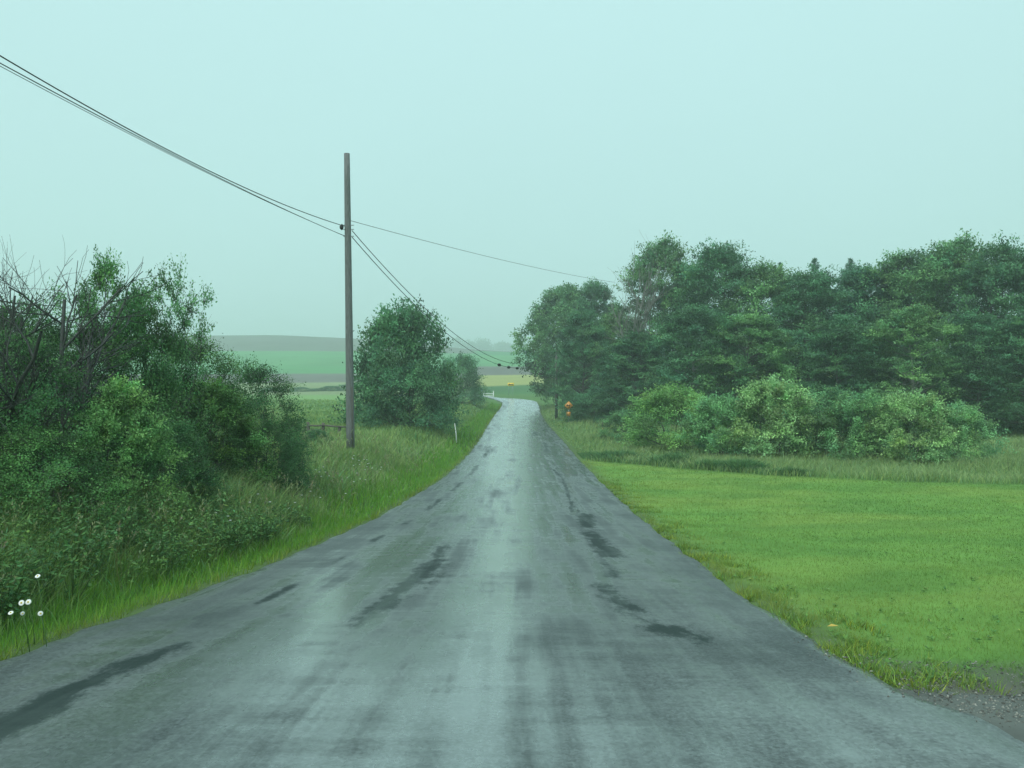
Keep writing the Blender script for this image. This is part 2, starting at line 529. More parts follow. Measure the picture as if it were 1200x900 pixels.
# ------------------------------------------------------------------ road
rng = np.random.default_rng(5)
def build_road():
    s = np.concatenate([[0], np.cumsum(np.hypot(*np.diff(cl, axis=0).T))])
    tg = norm(np.gradient(cl, axis=0))
    nrm = np.stack([tg[:, 1], -tg[:, 0]], 1)         # to the right
    f = np.linspace(-1, 1, 121)
    Yc = cl[:, 1]
    near = Yc < by0 - .01
    wL = np.where(near, wl(Yc), HW); wR = np.where(near, wr(Yc), HW)
    uu = np.where(f[None] < 0, f[None] * wL[:, None], f[None] * wR[:, None])
    tg2 = np.where(near[:, None], np.array([[1., 0.]]), nrm)
    XX = cl[:, 0:1] + uu * tg2[:, 0:1]
    YY = cl[:, 1:2] + uu * tg2[:, 1:2]
    crown = .035 * (1 - (np.clip(np.abs(uu) / HW, 0, 1)) ** 2)
    ZZ = ground(XX, YY, raw=True) + .012 + crown + .006 * (fbm(XX, YY, .7, 21) - .5)
    ZZ = ZZ + .05 * sstep(YY, 60, 110)
    edge = np.abs(f)[None] > .995
    # soft ragged edge that drops to the soil
    ZZ = np.where(edge, ZZ - .09, ZZ)
    V = np.stack([XX, YY, ZZ], -1)
    nr, nc = XX.shape
    i, j = np.meshgrid(np.arange(nr - 1), np.arange(nc - 1), indexing='ij')
    q = np.stack([i * nc + j, i * nc + j + 1, (i + 1) * nc + j + 1, (i + 1) * nc + j], -1).reshape(-1, 4)
    # wear marks, in metres across (u) and along (Y)
    D = np.zeros_like(XX)
    def streak(ya, yb, pts, hw, st, soft=.5):
        nonlocal D
        yy = np.array([p[0] for p in pts], float); x0 = np.array([p[1] for p in pts], float)
        c0 = np.interp(YY, yy, x0) + .10 * (fbm(YY, 3 * ya, 1.3, 31) - .5)
        m = np.exp(-(np.abs((uu - c0) / (hw * 1.0))) ** 2) * (.7 + .6 * fbm(uu * 2, YY, 1.3, 51))
        m = m * sstep(YY, ya - soft * 1.4, ya + soft * 1.4) * (1 - sstep(YY, yb - soft * 1.4, yb + soft * 1.4))
        D = np.maximum(D, m * st)
    streak(2.2, 5.4, [(2.6, -1.80), (3.6, -1.82), (4.5, -1.84), (5.4, -1.7)], .15, 1.0, .5)
    streak(6.9, 8.2, [(6, -1.78), (9, -1.84)], .07, .9, .3)
    for k, (a, b) in enumerate([(9.6, 10.6), (11.6, 13.0), (14.2, 15.4), (17, 20), (22, 25.5), (28, 33), (37, 43)]):
        streak(a, b, [(9, -1.95), (20, -1.87), (45, -1.8)], .07 + .015 * k, .8, .3)
    streak(5.9, 11.6, [(5.9, -.68), (7.5, -.62), (9, -.60), (11.6, -.74)], .17, .95, .7)
    streak(6.6, 10.5, [(6.6, -.52), (9, -.38), (10.5, -.44)], .25, .5, .7)
    streak(13.6, 16.6, [(13.6, 1.5), (16.6, 1.62)], .22, .95, .3)
    streak(10.2, 13.6, [(10.2, 1.66), (12, 1.52), (13.6, 1.55)], .22, 1.0, .3)
    streak(8.3, 10.4, [(8.3, 1.50), (10.4, 1.50)], .14, .65, .4)
    streak(6.0, 8.2, [(5.9, 1.58), (8.2, 1.36)], .18, .72, .5)
    streak(5.3, 6.2, [(5.3, 1.85), (6.2, 1.62)], .26, .95, .25)
    streak(16.5, 19.5, [(16.5, 1.36), (19.5, 1.42)], .07, .9, .3)
    streak(20, 27, [(20, 1.42), (27, 1.5)], .09, .8, .5)
    streak(27, 31, [(27, 1.5), (31, 1.25)], .12, .8, .5)
    streak(40, 48, [(40, 1.3), (48, 1.5)], .25, .8, 1)
    streak(54, 60, [(54, 1.0), (60, 1.2)], .25, .8, 1)
    # the seam of the matte repair strip: thin crack wandering to the edge
    ck = 1.45 + .10 * (fbm(YY, 0, 1.1, 41) - .5) * 2
    crack = np.exp(-np.abs((uu - ck) / .035) ** 2) * sstep(YY, 15, 17) * (1 - sstep(YY, 34, 36))
    for yc in (32.6, 28.2):
        crack = np.maximum(crack, np.exp(-((YY - yc - .25 * (fbm(uu, yc, 2.5, 6) - .5)) / .10) ** 2) * (uu > 1.3) * (uu < 2.6))
    D = np.maximum(D, crack * .9)
    # sheen: wet worn middle, duller sides, repair strip on the right
    w_ = .35 * (fbm(YY, 0, .22, 71) - .5)
    S = .70 - .55 * sstep(-uu, 1.4, 2.4) - .1 * sstep(uu, 1.2, 1.6)
    S = S + .34 * np.exp(-((uu - .30 + w_) / .5) ** 2) + .30 * np.exp(-((uu + 1.15 + w_) / .35) ** 2)
    for c_, h_, a_ in ((.92, .22, .18), (-.42, .16, .30), (-1.62, .12, .3), (.60, .07, .22), (-.05, .06, .2), (1.3, .10, .25)):
        wv = .16 * (fbm(YY, c_ * 9, .35, 73) - .5)
        S = S - a_ * np.exp(-((uu - c_ - wv) / h_) ** 2) * (.4 + 1.2 * fbm(YY, c_ * 5, .5, 74))
    for c_, y_, h_, l_, a_ in ((.52, 4.0, .32, 2.2, .40), (-.12, 3.4, .14, 1.4, .35), (1.45, 4.4, .25, 1.0, .5), (-1.0, 4.2, .25, 1.0, .3), (.4, 8.5, .3, 1.6, .25)):
        S = S - a_ * np.exp(-((uu - c_ - .5 * (fbm(YY, c_ * 7, .8, 75) - .5)) / h_) ** 2 - ((YY - y_) / l_) ** 2)
    S = S - .45 * np.clip(D, 0, 1)
    strip = sstep(uu, 1.55, 1.85) * (1 - sstep(YY, 27.5, 29))
    strip2 = sstep(uu + .0 * YY, 1.2, 2.5) * (1 - sstep(YY, 6, 9))
    S = S * (1 - .85 * np.maximum(strip, .85 * strip2))
    S = S + .45 * sstep(YY, 10, 40)
    S = S - .3 * (sstep(uu, 1.9, 2.2)) * sstep(YY, 30, 50)
    lip = np.exp(-((uu - wR[:, None] + .06) / .05) ** 2) * sstep(YY, 4.4, 4.9) * (1 - sstep(YY, 7, 8.5))
    S = S + 1.2 * lip
    mb = MB()
    mb.add(V.reshape(-1, 3), None, q)
    o = mb.build('road', M_ROAD, smooth=True, extra={'dark': D, 'sheen': S})
    tag(o, 'narrow wet asphalt road running away and bending left', kind='structure')
build_road()

# ------------------------------------------------------------------ foliage builders
def leaves(mb, rng, c, d, n, Ls, Ws, col):
    """rhombic leaves: centres c, long direction d, normal n"""
    d = norm(d)
    s = norm(np.cross(n, d))
    Ls = np.broadcast_to(Ls, (len(c),))[:, None]; Ws = np.broadcast_to(Ws, (len(c),))[:, None]
    V = np.stack([c, c + d * Ls * .5 + s * Ws * .5, c + d * Ls, c + d * Ls * .5 - s * Ws * .5], 1)
    k = np.arange(len(c))[:, None] * 4
    mb.add(V.reshape(-1, 3), None, k + np.array([[0, 1, 2, 3]]), np.repeat(col, 4, axis=0))

def profile(kind, t):
    if kind == 'round': return np.clip(np.sin(math.pi * (t * .86 + .12)), 0, 1) ** .65
    if kind == 'tall': return np.clip(np.sin(math.pi * (t * .80 + .16)), 0, 1) ** .8
    if kind == 'full': return np.clip(1 - t ** 2.6, 0.03, 1) ** .7 * (.8 + .2 * t)
    if kind == 'cone': return np.clip(1.02 - t, .03, 1) ** .9
    if kind == 'vase': return .35 + .65 * np.sin(math.pi * (t * .62 + .1)) ** 1.2
    return np.clip(1 - t * t, 0.02, 1) ** .5          # bush

def plant(seed, H, Rad, base, kind, nclump, nleaf, cr, Lf, stems=1, lean=(0, 0), spike=1.0, var=.36, trunk_r=None, sides=6, twigs=False, shell=.45, flat=1.0, leaders=0):
    """returns (wood, crown) builders for a plant H tall standing on the origin"""
    g = np.random.default_rng(seed)
    wood, crown = MB(), MB()
    tr = trunk_r or H * .017
    # clump centres
    t = g.random(nclump) ** .85
    ang = g.random(nclump) * 2 * math.pi
    if leaders: t[:leaders] = 1.0 - .10 * g.random(leaders)
    lob = 1 + .22 * np.sin(ang * 3 + g.random() * 6 + t * 4) + .15 * np.sin(ang * 5 + t * 7 + g.random() * 6)
    rr = Rad * profile(kind, t) * lob * (shell + (1 - shell) * g.random(nclump) ** .6)
    zz = base * H + t * (H * (1 - base))
    ctr = np.stack([np.cos(ang) * rr + lean[0] * t, np.sin(ang) * rr + lean[1] * t, zz - cr * .3 * t], 1)
    if leaders:
        a_ = np.arange(nclump) < leaders
        ctr[:, 0] = np.where(a_, ctr[:, 0] * 1.0 + g.normal(0, Rad * .38, nclump), ctr[:, 0])
        ctr[:, 1] = np.where(a_, ctr[:, 1] * 1.0 + g.normal(0, Rad * .38, nclump), ctr[:, 1])
        dr = np.hypot(ctr[:, 0], ctr[:, 1]) / Rad
        sh_ = np.where(a_ & (dr > .55), .55 / np.maximum(dr, .01), 1.0)
        ctr[:, 0] *= sh_; ctr[:, 1] *= sh_; dr = dr * sh_
        ctr[:, 2] = np.where(a_, H * (.99 - .34 * dr ** 1.3 + .05 * (g.random(nclump) - .5)), ctr[:, 2])
    outw = norm(np.stack([np.cos(ang), np.sin(ang), (t - .35) * 1.2], 1))
    # stems
    st = []
    for k in range(stems):
        a = g.random() * 6.28
        sp = (Rad * .35 if stems > 1 else .03 * H)
        top = np.array([math.cos(a) * sp + lean[0], math.sin(a) * sp + lean[1], H * (.86 if stems == 1 else .55 + .3 * g.random())])
        b0 = np.array([math.cos(a), math.sin(a), 0]) * (Rad * .12 if stems > 1 else 0)
        n = 9
        ts = np.linspace(0, 1, n)[:, None]
        wob = np.cumsum(g.normal(0, .012 * H, (n, 3)), 0) * ts * np.array([1, 1, .1])
        pts = b0 * (1 - ts) + top * ts + wob
        pts[0, 2] = -.15
        rad = tr / (stems ** .4) * (1 - ts[:, 0] * .88)
        rad[0] *= 1.35
        tube(wood, pts, rad, sides)
        st.append((pts, rad))
    sel = range(nclump) if nclump < 90 else g.choice(nclump, 90, replace=False)
    for k in sel:
        pts, rad = st[k % len(st)]
        zt = max(ctr[k, 2] - np.hypot(*ctr[k, :2]) * .6, .12 * H * (1 if stems == 1 else .2))
        fi = np.clip(np.interp(zt, pts[:, 2], np.arange(len(pts))), 0, len(pts) - 1.01)
        i0 = int(fi); p0 = pts[i0] * (1 - fi + i0) + pts[i0 + 1] * (fi - i0)
        r0 = min(rad[i0] * .5, tr * .4)
        p3 = ctr[k]
        mid = p0 * .45 + p3 * .55 + np.array([0, 0, -.06 * np.linalg.norm(p3 - p0)]) + g.normal(0, .03 * Rad, 3)
        tube(wood, [p0, mid, p3], [r0, r0 * .6, r0 * .2], 4, cap=False)
    # leaves along little twigs
    ntw = 7
    N = nclump * nleaf
    ci = np.repeat(np.arange(nclump), nleaf)
    kk = np.where(np.arange(nclump) < leaders, .62, 1.0)
    td = norm(outw[:, None] * .75 + np.array([0, 0, .35]) * spike + g.normal(0, .75, (nclump, ntw, 3)) * np.array([1, 1, flat]))
    tl = cr * kk[:, None] * (.6 + .8 * g.random((nclump, ntw)))
    ti = g.integers(0, ntw, N)
    s = g.random(N) ** .8
    tw = td[ci, ti]
    c = ctr[ci] + tw * (s * tl[ci, ti])[:, None] * 1.25 + g.normal(0, 1, (N, 3)) * (cr * .17 * kk[ci])[:, None] * np.array([1, 1, .8 * flat])
    c[:, 2] -= (s ** 2) * cr * .18
    d = norm(tw * .5 + g.normal(0, .6, (N, 3)) + np.array([0, 0, -.25]))
    nn = norm(g.normal(0, .55 * flat, (N, 3)) + np.array([0, 0, .75]) + outw[ci] * .35)
    L_ = Lf * (.65 + .7 * g.random(N))
    cv = 1 + var * g.normal(0, 1, nclump)
    hue = g.normal(0, 1, nclump)
    col = np.ones((N, 3)) * np.clip(cv, .45, 1.8)[ci][:, None] * (1 + .14 * g.normal(0, 1, N))[:, None]
    col *= 1 + np.stack([.10 * hue, .02 * hue, -.06 * hue], 1)[ci]
    col = np.clip(col, .15, 3)
    keep = c[:, 2] > .03
    leaves(crown, g, c[keep], d[keep], nn[keep], L_[keep], L_[keep] * .55, col[keep])
    if twigs:
        for k in range(nclump):
            for q in range(ntw):
                p0 = ctr[k]; p1 = p0 + td[k, q] * tl[k, q] * 1.25
                tube(wood, [p0, p1], [tr * .10, tr * .03], 3, cap=False)
    return wood, crown

def bare(seed, H, r0, gens=5, spread=.55, first=(0, 0, 1), nch=3, length=.34):
    """leafless branching; returns (trunk, twigs)"""
    g = np.random.default_rng(seed)
    trunk, twigs = MB(), MB()
    def rec(p, d, L_, r, k):
        n = 5
        pts = [p]
        dd = d
        for q in range(n - 1):
            dd = norm(dd + g.normal(0, .13, 3) + np.array([0, 0, .04]))
            pts.append(pts[-1] + dd * L_ / (n - 1))
        pts = np.array(pts)
        tube(trunk if k < 2 else twigs, pts, np.linspace(r, r * .6, n), 6 if k < 2 else 4 if k < 3 else 3, cap=False)
        if k >= gens: return
        for q in range(nch + (g.random() < .5)):
            fr = .35 + .65 * (q + g.random()) / (nch + 1)
            i0 = min(int(fr * (n - 1)), n - 1)
            nd = norm(dd + g.normal(0, spread, 3) + np.array([0, 0, .12]))
            rec(pts[i0], nd, L_ * (.55 + .3 * g.random()), r * (.6 if q else .7) * (1 - .25 * fr), k + 1)
    rec(np.array([0, 0, -.1]), norm(np.array(first, float)), H * length, r0, 0)
    return trunk, twigs

# ------------------------------------------------------------------ prototypes
def proto(name, seed, mat=M_BARK, **k):
    wd, cr_ = plant(seed, **k)
    zz = np.concatenate(cr_.v)[:, 2]
    return dict(name=name, H=float(np.percentile(zz, 99.8)), R=k['Rad'], wood=wd.mesh('trunk', mat, True), crown=cr_.mesh('crown', M_LEAF))
PT = [
    proto('tree', 11, H=12, Rad=3.6, base=.06, kind='full', nclump=190, nleaf=300, cr=1.0, Lf=.18, flat=.5, leaders=22),
    proto('tree', 12, H=12, Rad=3.4, base=.05, kind='tall', nclump=190, nleaf=280, cr=.9, Lf=.17, flat=.5, leaders=22, spike=1.6, mat=M_BARKL),
    proto('tree', 13, H=12, Rad=3.8, base=.08, kind='round', nclump=170, nleaf=300, cr=.9, Lf=.19, flat=.5, leaders=22),
    proto('tree', 14, H=12, Rad=3.4, base=.04, kind='full', nclump=140, nleaf=340, cr=1.15, Lf=.16, flat=.5, leaders=22, spike=.3),
    proto('tree', 15, H=12, Rad=3.3, base=.10, kind='round', nclump=170, nleaf=300, cr=1.05, Lf=.17, flat=.5, leaders=22, spike=2.2, mat=M_BARKL),
]
PMAPLE = proto('tree', 21, H=15, Rad=4.6, base=.13, kind='round', nclump=300, nleaf=190, cr=1.0, Lf=.28, shell=.5, leaders=16)
def conifer(seed, H=14, Rad=5.6):
    g = np.random.default_rng(seed)
    wood, crown = MB(), MB()
    tube(wood, [(0, 0, -.2), (0, 0, H * .5), (.05, 0, H * .985)], [.2, .12, .015], 7)
    for k in range(150):
        t = ((k + g.random()) / 151) ** .92
        z = H * (.04 + .95 * t)
        for q in range(4 if t < .85 else 3):
            a = g.random() * 6.283
            ln = Rad * (1 - t) ** .95 * (.55 + .6 * g.random()) + .05
            d = np.array([math.cos(a), math.sin(a), .35 - .6 * (1 - t)])
            p0 = np.array([0, 0, z]); p1 = p0 + d * ln
            tube(wood, [p0, p1], [.025, .008], 3, cap=False)
            N = int(12 + 22 * ln)
            s_ = g.random(N) ** .8
            c = p0 + d * (s_ * ln)[:, None] + g.normal(0, 1, (N, 3)) * (.04 + .06 * ln * (1.1 - s_))[:, None] * np.array([1, 1, .35])
            dd = norm(d * .8 + g.normal(0, .45, (N, 3)))
            leaves(crown, g, c, dd, norm(g.normal(0, .4, (N, 3)) + np.array([0, 0, 1.])), .22, .07, np.ones((N, 3)) * (.8 + .4 * g.random()) * (1 + .1 * g.normal(0, 1, (N, 1))))
    return dict(name='conifer', H=H, R=Rad, wood=wood.mesh('trunk', M_BARK, True), crown=crown.mesh('crown', M_LEAF))
PCON = conifer(31)
PB = [
    proto('bush', 41, H=3, Rad=1.9, base=.02, kind='bush', nclump=110, nleaf=300, cr=.55, Lf=.09, leaders=14, stems=5, spike=1.4, shell=.6),
    proto('bush', 42, H=3, Rad=1.9, base=.02, kind='bush', nclump=90, nleaf=340, cr=.65, Lf=.085, leaders=14, stems=5, spike=.5, shell=.6),
    proto('bush', 43, H=3, Rad=1.9, base=.02, kind='bush', nclump=120, nleaf=280, cr=.5, Lf=.095, leaders=14, stems=5, spike=2.2, shell=.6),
]
PS = [
    proto('shrub', 51, H=4, Rad=1.7, base=.02, kind='full', nclump=120, nleaf=330, cr=.48, Lf=.062, stems=5, spike=1.2, twigs=True, trunk_r=.05, shell=.5),
    proto('shrub', 52, H=4, Rad=1.7, base=.02, kind='bush', nclump=130, nleaf=310, cr=.5, Lf=.055, stems=5, spike=.6, twigs=True, trunk_r=.05, shell=.5),
    proto('shrub', 53, H=4, Rad=1.5, base=.03, kind='full', nclump=110, nleaf=330, cr=.42, Lf=.07, stems=4, spike=2.0, twigs=True, trunk_r=.05, shell=.45),
]
PSAP = proto('sapling', 61, H=4.6, Rad=.75, base=.18, kind='tall', nclump=60, nleaf=120, cr=.34, Lf=.075, stems=3, spike=2.0, twigs=True, trunk_r=.05, shell=.3)
PSAP2 = proto('sapling', 62, H=4.6, Rad=.85, base=.30, kind='vase', nclump=46, nleaf=120, cr=.36, Lf=.07, stems=3, spike=2.4, twigs=True, trunk_r=.045, shell=.3, lean=(.5, 0))

def put(p, px, Y, top, hwpx, label, cat, group, col=(1, 1, 1), rz=None, name=None, dz=0.0, X=None, flat=1.0):
    """stand plant p at distance Y so its top and half width subtend what they do in the photograph"""
    x = (px - 600) / F * Y if X is None else X
    g0 = gz(x, Y) - .05
    if group == SG: col = (col[0] * 1.25, col[1] * 1.08, col[2] * .86)
    h = EYE + (450 - top) / F * Y - g0
    r = hwpx / F * Y
    root = empty(name or p['name'], (x, Y, g0), rz if rz is not None else random.random() * 6.28)
    root.scale = (r / p['R'], r / p['R'] * flat, h / p['H'])
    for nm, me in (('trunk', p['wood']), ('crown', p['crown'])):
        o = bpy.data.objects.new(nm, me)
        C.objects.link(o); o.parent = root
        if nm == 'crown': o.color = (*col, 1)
    tag(root, label, cat, group)
    return root

random.seed(3)
SG = 'shrubs of the thicket left of the road'
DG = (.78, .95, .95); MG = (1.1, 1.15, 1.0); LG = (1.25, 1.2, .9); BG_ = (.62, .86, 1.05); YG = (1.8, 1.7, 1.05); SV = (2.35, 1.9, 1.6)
WG = 'trees of the wood right of the road'
# --- the wood on the right, far end first
put(PMAPLE, 661, 108, 336, 42, 'broad rounded maple at the road end of the wood, overhanging the bend', 'tree', WG, MG)
put(PT[2], 697, 98, 330, 32, 'dark leafy tree close behind the rounded maple', 'tree', WG, DG)
put(PT[2], 683, 78, 364, 34, 'low dark tree leaning over the pole beside the orange sign', 'tree', WG, DG)
put(PT[0], 724, 84, 362, 38, 'medium tree above the orange turn sign', 'tree', WG, (1.25, 1.25, 1.0))
put(PT[1], 778, 74, 281, 48, 'tallest tree of the wood, pointed top and pale thin trunks showing', 'tree', WG, MG)
put(PT[3], 842, 68, 286, 56, 'tall wind-blown tree just right of the tallest one', 'tree', WG, DG)
put(PT[0], 748, 70, 388, 42, 'lower tree in front of the dead branches', 'tree', WG, DG)
put(PT[2], 810, 76, 312, 50, 'dense tree filling in between the two tallest', 'tree', WG, DG)
put(PT[4], 896, 66, 310, 54, 'tree with an even top left of the pointed conifers', 'tree', WG, (1.3, 1.3, 1.05))
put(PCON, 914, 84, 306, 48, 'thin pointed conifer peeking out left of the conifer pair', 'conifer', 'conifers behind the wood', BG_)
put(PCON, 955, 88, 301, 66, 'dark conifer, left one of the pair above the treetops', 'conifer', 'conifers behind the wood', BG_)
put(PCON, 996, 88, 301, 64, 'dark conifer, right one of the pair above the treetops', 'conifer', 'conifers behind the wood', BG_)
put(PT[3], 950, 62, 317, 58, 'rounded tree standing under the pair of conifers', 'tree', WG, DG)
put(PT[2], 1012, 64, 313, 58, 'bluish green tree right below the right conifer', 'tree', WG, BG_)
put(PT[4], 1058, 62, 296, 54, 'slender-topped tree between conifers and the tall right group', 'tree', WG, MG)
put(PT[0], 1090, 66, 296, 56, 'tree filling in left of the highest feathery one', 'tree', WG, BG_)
put(PT[1], 1122, 60, 280, 56, 'tall feathery tree with the highest top near the right edge', 'tree', WG, (1.2, 1.25, 1.1))
put(PT[0], 1172, 56, 284, 56, 'big dense tree second from the right edge', 'tree', WG, DG)
put(PT[3], 1232, 54, 280, 60, 'big tree cut by the right edge of the picture', 'tree', WG, DG)
put(PT[2], 1310, 54, 290, 60, 'tree standing beyond the right edge of the lawn', 'tree', WG, DG)
put(PT[2], 880, 58, 368, 52, 'lower mid-green tree in front, above the silvery bush', 'tree', WG, (1.3, 1.35, 1.05))
put(PT[4], 812, 60, 358, 46, 'lower tree in front of the tall wind-blown one', 'tree', WG, (.75, .92, .9))
put(PT[0], 985, 55, 374, 52, 'low bushy tree in front under the conifer pair', 'tree', WG, (.7, .88, .85))
put(PT[1], 1068, 53, 360, 50, 'paler green front tree above the silvery rounded bush', 'tree', WG, (1.25, 1.25, 1.0))
put(PT[3], 1145, 52, 368, 48, 'dark low tree in front near the right edge', 'tree', WG, DG)
put(PT[0], 1210, 50, 356, 50, 'leafy tree in front at the right edge, over the rough grass', 'tree', WG, DG)
# dead standing tree
def fit_top(mbs, t, top):
    zmax = float(np.percentile(np.concatenate([q for m_ in mbs for q in m_.v])[:, 2], 98.5))
    k = (top - t.location.z) / zmax
    t.scale = (k, k, k)
tk, tw = bare(71, 12, .13, gens=4, spread=.33, nch=3, length=.42)
dt = empty('dead_tree', (at(742, 300, 72)[0], 72, gz(at(742, 300, 72)[0], 72)))
tk.build('trunk', M_BARKL, dt, True); tw.build('branches', M_BARKL, dt)
fit_top((tk, tw), dt, at(0, 296, 72)[2])
tag(dt, 'bare grey dead tree poking out of the wood left of its tallest tree', 'dead tree')
# --- front row of bushes on the right
BGp = 'bushes in front of the wood'
put(PB[1], 694, 74, 458, 33, 'dark bush beside the orange turn sign', 'bush', BGp, DG)
put(PB[0], 738, 50, 478, 32, 'small bush between the dark bush and the yellow-green one', 'bush', BGp, (1.2, 1.25, 1.1))
put(PB[0], 790, 42, 451, 52, 'yellow-green rounded bush, leftmost of the big bushes', 'bush', BGp, YG)
put(PB[2], 846, 37, 462, 42, 'low silvery bush between yellow-green bush and the pale large one', 'bush', BGp, (1.6, 1.65, 1.45))
put(PB[2], 906, 36, 442, 50, 'largest pale silvery bush in the middle of the row', 'bush', BGp, SV)
put(PB[1], 962, 37, 452, 52, 'dark green bush right of the largest pale bush', 'bush', BGp, (1.15, 1.2, 1.05))
put(PB[0], 1012, 35, 458, 46, 'plain green bush left of the silvery rounded bush', 'bush', BGp, (1.45, 1.5, 1.3))
put(PB[2], 1066, 33, 458, 46, 'silvery rounded bush nearest the lawn', 'bush', BGp, SV)
put(PB[0], 1120, 33.5, 472, 38, 'last bush on the right of the row, by the rough grass', 'bush', BGp, (1.9, 1.85, 1.7))
# --- left of the road, middle distance
put(PB[2], 472, 50, 354, 58, 'lone full tree behind the utility pole', 'tree', None, (.72, .9, .82), rz=1.0, name='tree')
put(PB[1], 474, 47.5, 424, 52, 'dark bush at the foot of the lone tree', 'bush', None, DG)
put(PB[1], 538, 98, 415, 27, 'round dark bush behind the lone tree near the bend', 'bush', None, DG, flat=1.0)
put(PB[0], 372, 33, 503, 17, 'small leaning bush by the old wooden fence', 'bush', None, (.8, .95, .8))
for k, (px, hw, tp, lb) in enumerate([(352, 13, 453.5, 'hedge bush farthest left behind the green field'), (372, 9, 455, 'smallest hedge bush behind the green field'),
                                      (388, 12, 452, 'hedge bush left of the utility pole, at the hill foot'), (408, 13, 450, 'hedge bush just behind the utility pole'),
                                      (320, 14, 454, 'hedge bush showing over the left shrubs')]):
    put(PB[k % 3], px, 190, tp, hw, lb, 'bush', 'hedge at the foot of the hill', DG)
# --- the thicket on the near left
SG = 'shrubs of the thicket left of the road'
put(PS[0], 2, 13.5, 356, 104, 'big dark shrub at the left edge of the picture', 'shrub', SG, (.55, .80, .72))
put(PS[0], 168, 14.0, 350, 64, 'dense shrub behind the silvery one, under the leaning sapling', 'shrub', SG, (.6, .85, .72))
put(PS[1], 96, 13.0, 372, 90, 'broad dark shrub under the tall leafy saplings', 'shrub', SG, (.62, .85, .72))
put(PS[2], 140, 10.6, 444, 62, 'shrub with pale silvery leaves in the thicket front', 'shrub', SG, (1.35, 1.5, 1.25))
put(PS[1], 228, 16.5, 392, 70, 'rounded mid-green shrub right of the silvery one', 'shrub', SG, (.7, .9, .72))
put(PS[1], 300, 18, 424, 60, 'last dark shrub of the thicket toward the old fence', 'shrub', SG, (.45, .68, .62))
put(PS[2], 250, 16, 446, 56, 'yellowish low shrub before the last dark shrub', 'shrub', SG, (.9, 1.05, .7))
put(PS[1], 48, 9.2, 500, 82, 'low spreading shrub above the daisies', 'shrub', SG, (.75, 1.0, .75))
put(PS[0], 195, 12.6, 492, 60, 'low dark shrub in the thicket middle', 'shrub', SG, (.5, .75, .65))
put(PS[1], 322, 17, 490, 36, 'small dark shrub at the foot of the last thicket shrub', 'shrub', SG, (.45, .68, .6))
put(PS[1], -75, 11, 370, 110, 'shrub beyond the left edge of the picture', 'shrub', SG, (.65, .85, .7))
put(PS[1], 30, 10.0, 392, 84, 'dark leafy shrub in front of the bare trees', 'shrub', SG, (.55, .8, .68))
put(PSAP, 124, 13.2, 294, 25, 'tall leafy sapling beside the bare branches', 'sapling', 'saplings above the thicket', (1.0, 1.2, .85))
put(PSAP2, 198, 14.2, 308, 30, 'thin open sapling leaning right above the thicket', 'sapling', 'saplings above the thicket', (.95, 1.1, .85), rz=0.1)
put(PSAP2, 88, 12.6, 326, 34, 'wispy sapling among the bare branches', 'sapling', 'saplings above the thicket', (.9, 1.05, .8), rz=2.6)
put(PSAP, 158, 14.6, 330, 27, 'shorter sapling between the tall one and the leaning one', 'sapling', 'saplings above the thicket', (.8, 1.0, .75), rz=2.0)
for (px, Y_, top, sd, fx_, lb) in [(40, 10.2, 268, 83, -.25, 'tallest leafless dark-branched tree rising at the left edge'), (4, 9.6, 300, 95, .1, 'leafless branches cut by the left edge of the picture'), (74, 10.8, 305, 91, .0, 'smaller leafless tree with spreading dark branches beside the sapling')]:
    tk, tw = bare(sd, 5.4, .062, gens=5 if sd != 91 else 4, spread=.5, nch=3, length=.36, first=(fx_, 0, 1))
    x_ = at(px, 0, Y_)[0]
    bt = empty('bare_tree', (x_, Y_, gz(x_, Y_)))
    tk.build('trunk', M_TWIG, bt, True); tw.build('branches', M_TWIG, bt)
    fit_top((tk, tw), bt, at(0, top, Y_)[2])
    tag(bt, lb, 'bare tree', 'bare trees in the thicket')

# ------------------------------------------------------------------ far wood on the ridge: nobody could count it
mb = MB(); g = np.random.default_rng(7)
for k in range(150):
    x = -330 + 500 * g.random(); y = 1060 + 60 * g.random()
    h = 7 + 5 * g.random() + (7 if -120 < x < -30 and g.random() < .5 else 0)
    z0 = gz(x, y)
    N = 130
    v = norm(g.normal(0, 1, (N, 3))) * (g.random((N, 1)) ** .35)
    c = np.array([x, y, z0 + h * .55]) + v * np.array([h * .5, h * .5, h * .5])
    leaves(mb, g, c, g.normal(0, 1, (N, 3)), g.normal(0, 1, (N, 3)), 2.6, 2.0, np.ones((N, 3)) * (.8 + .4 * g.random()))
    tube(mb, [(x, y, z0), (x, y, z0 + h * .6)], [.4, .2], 4)
o = mb.build('far_wood', M_LEAF)
tag(o, 'misty wood along the far ridge', 'wood', kind='stuff')

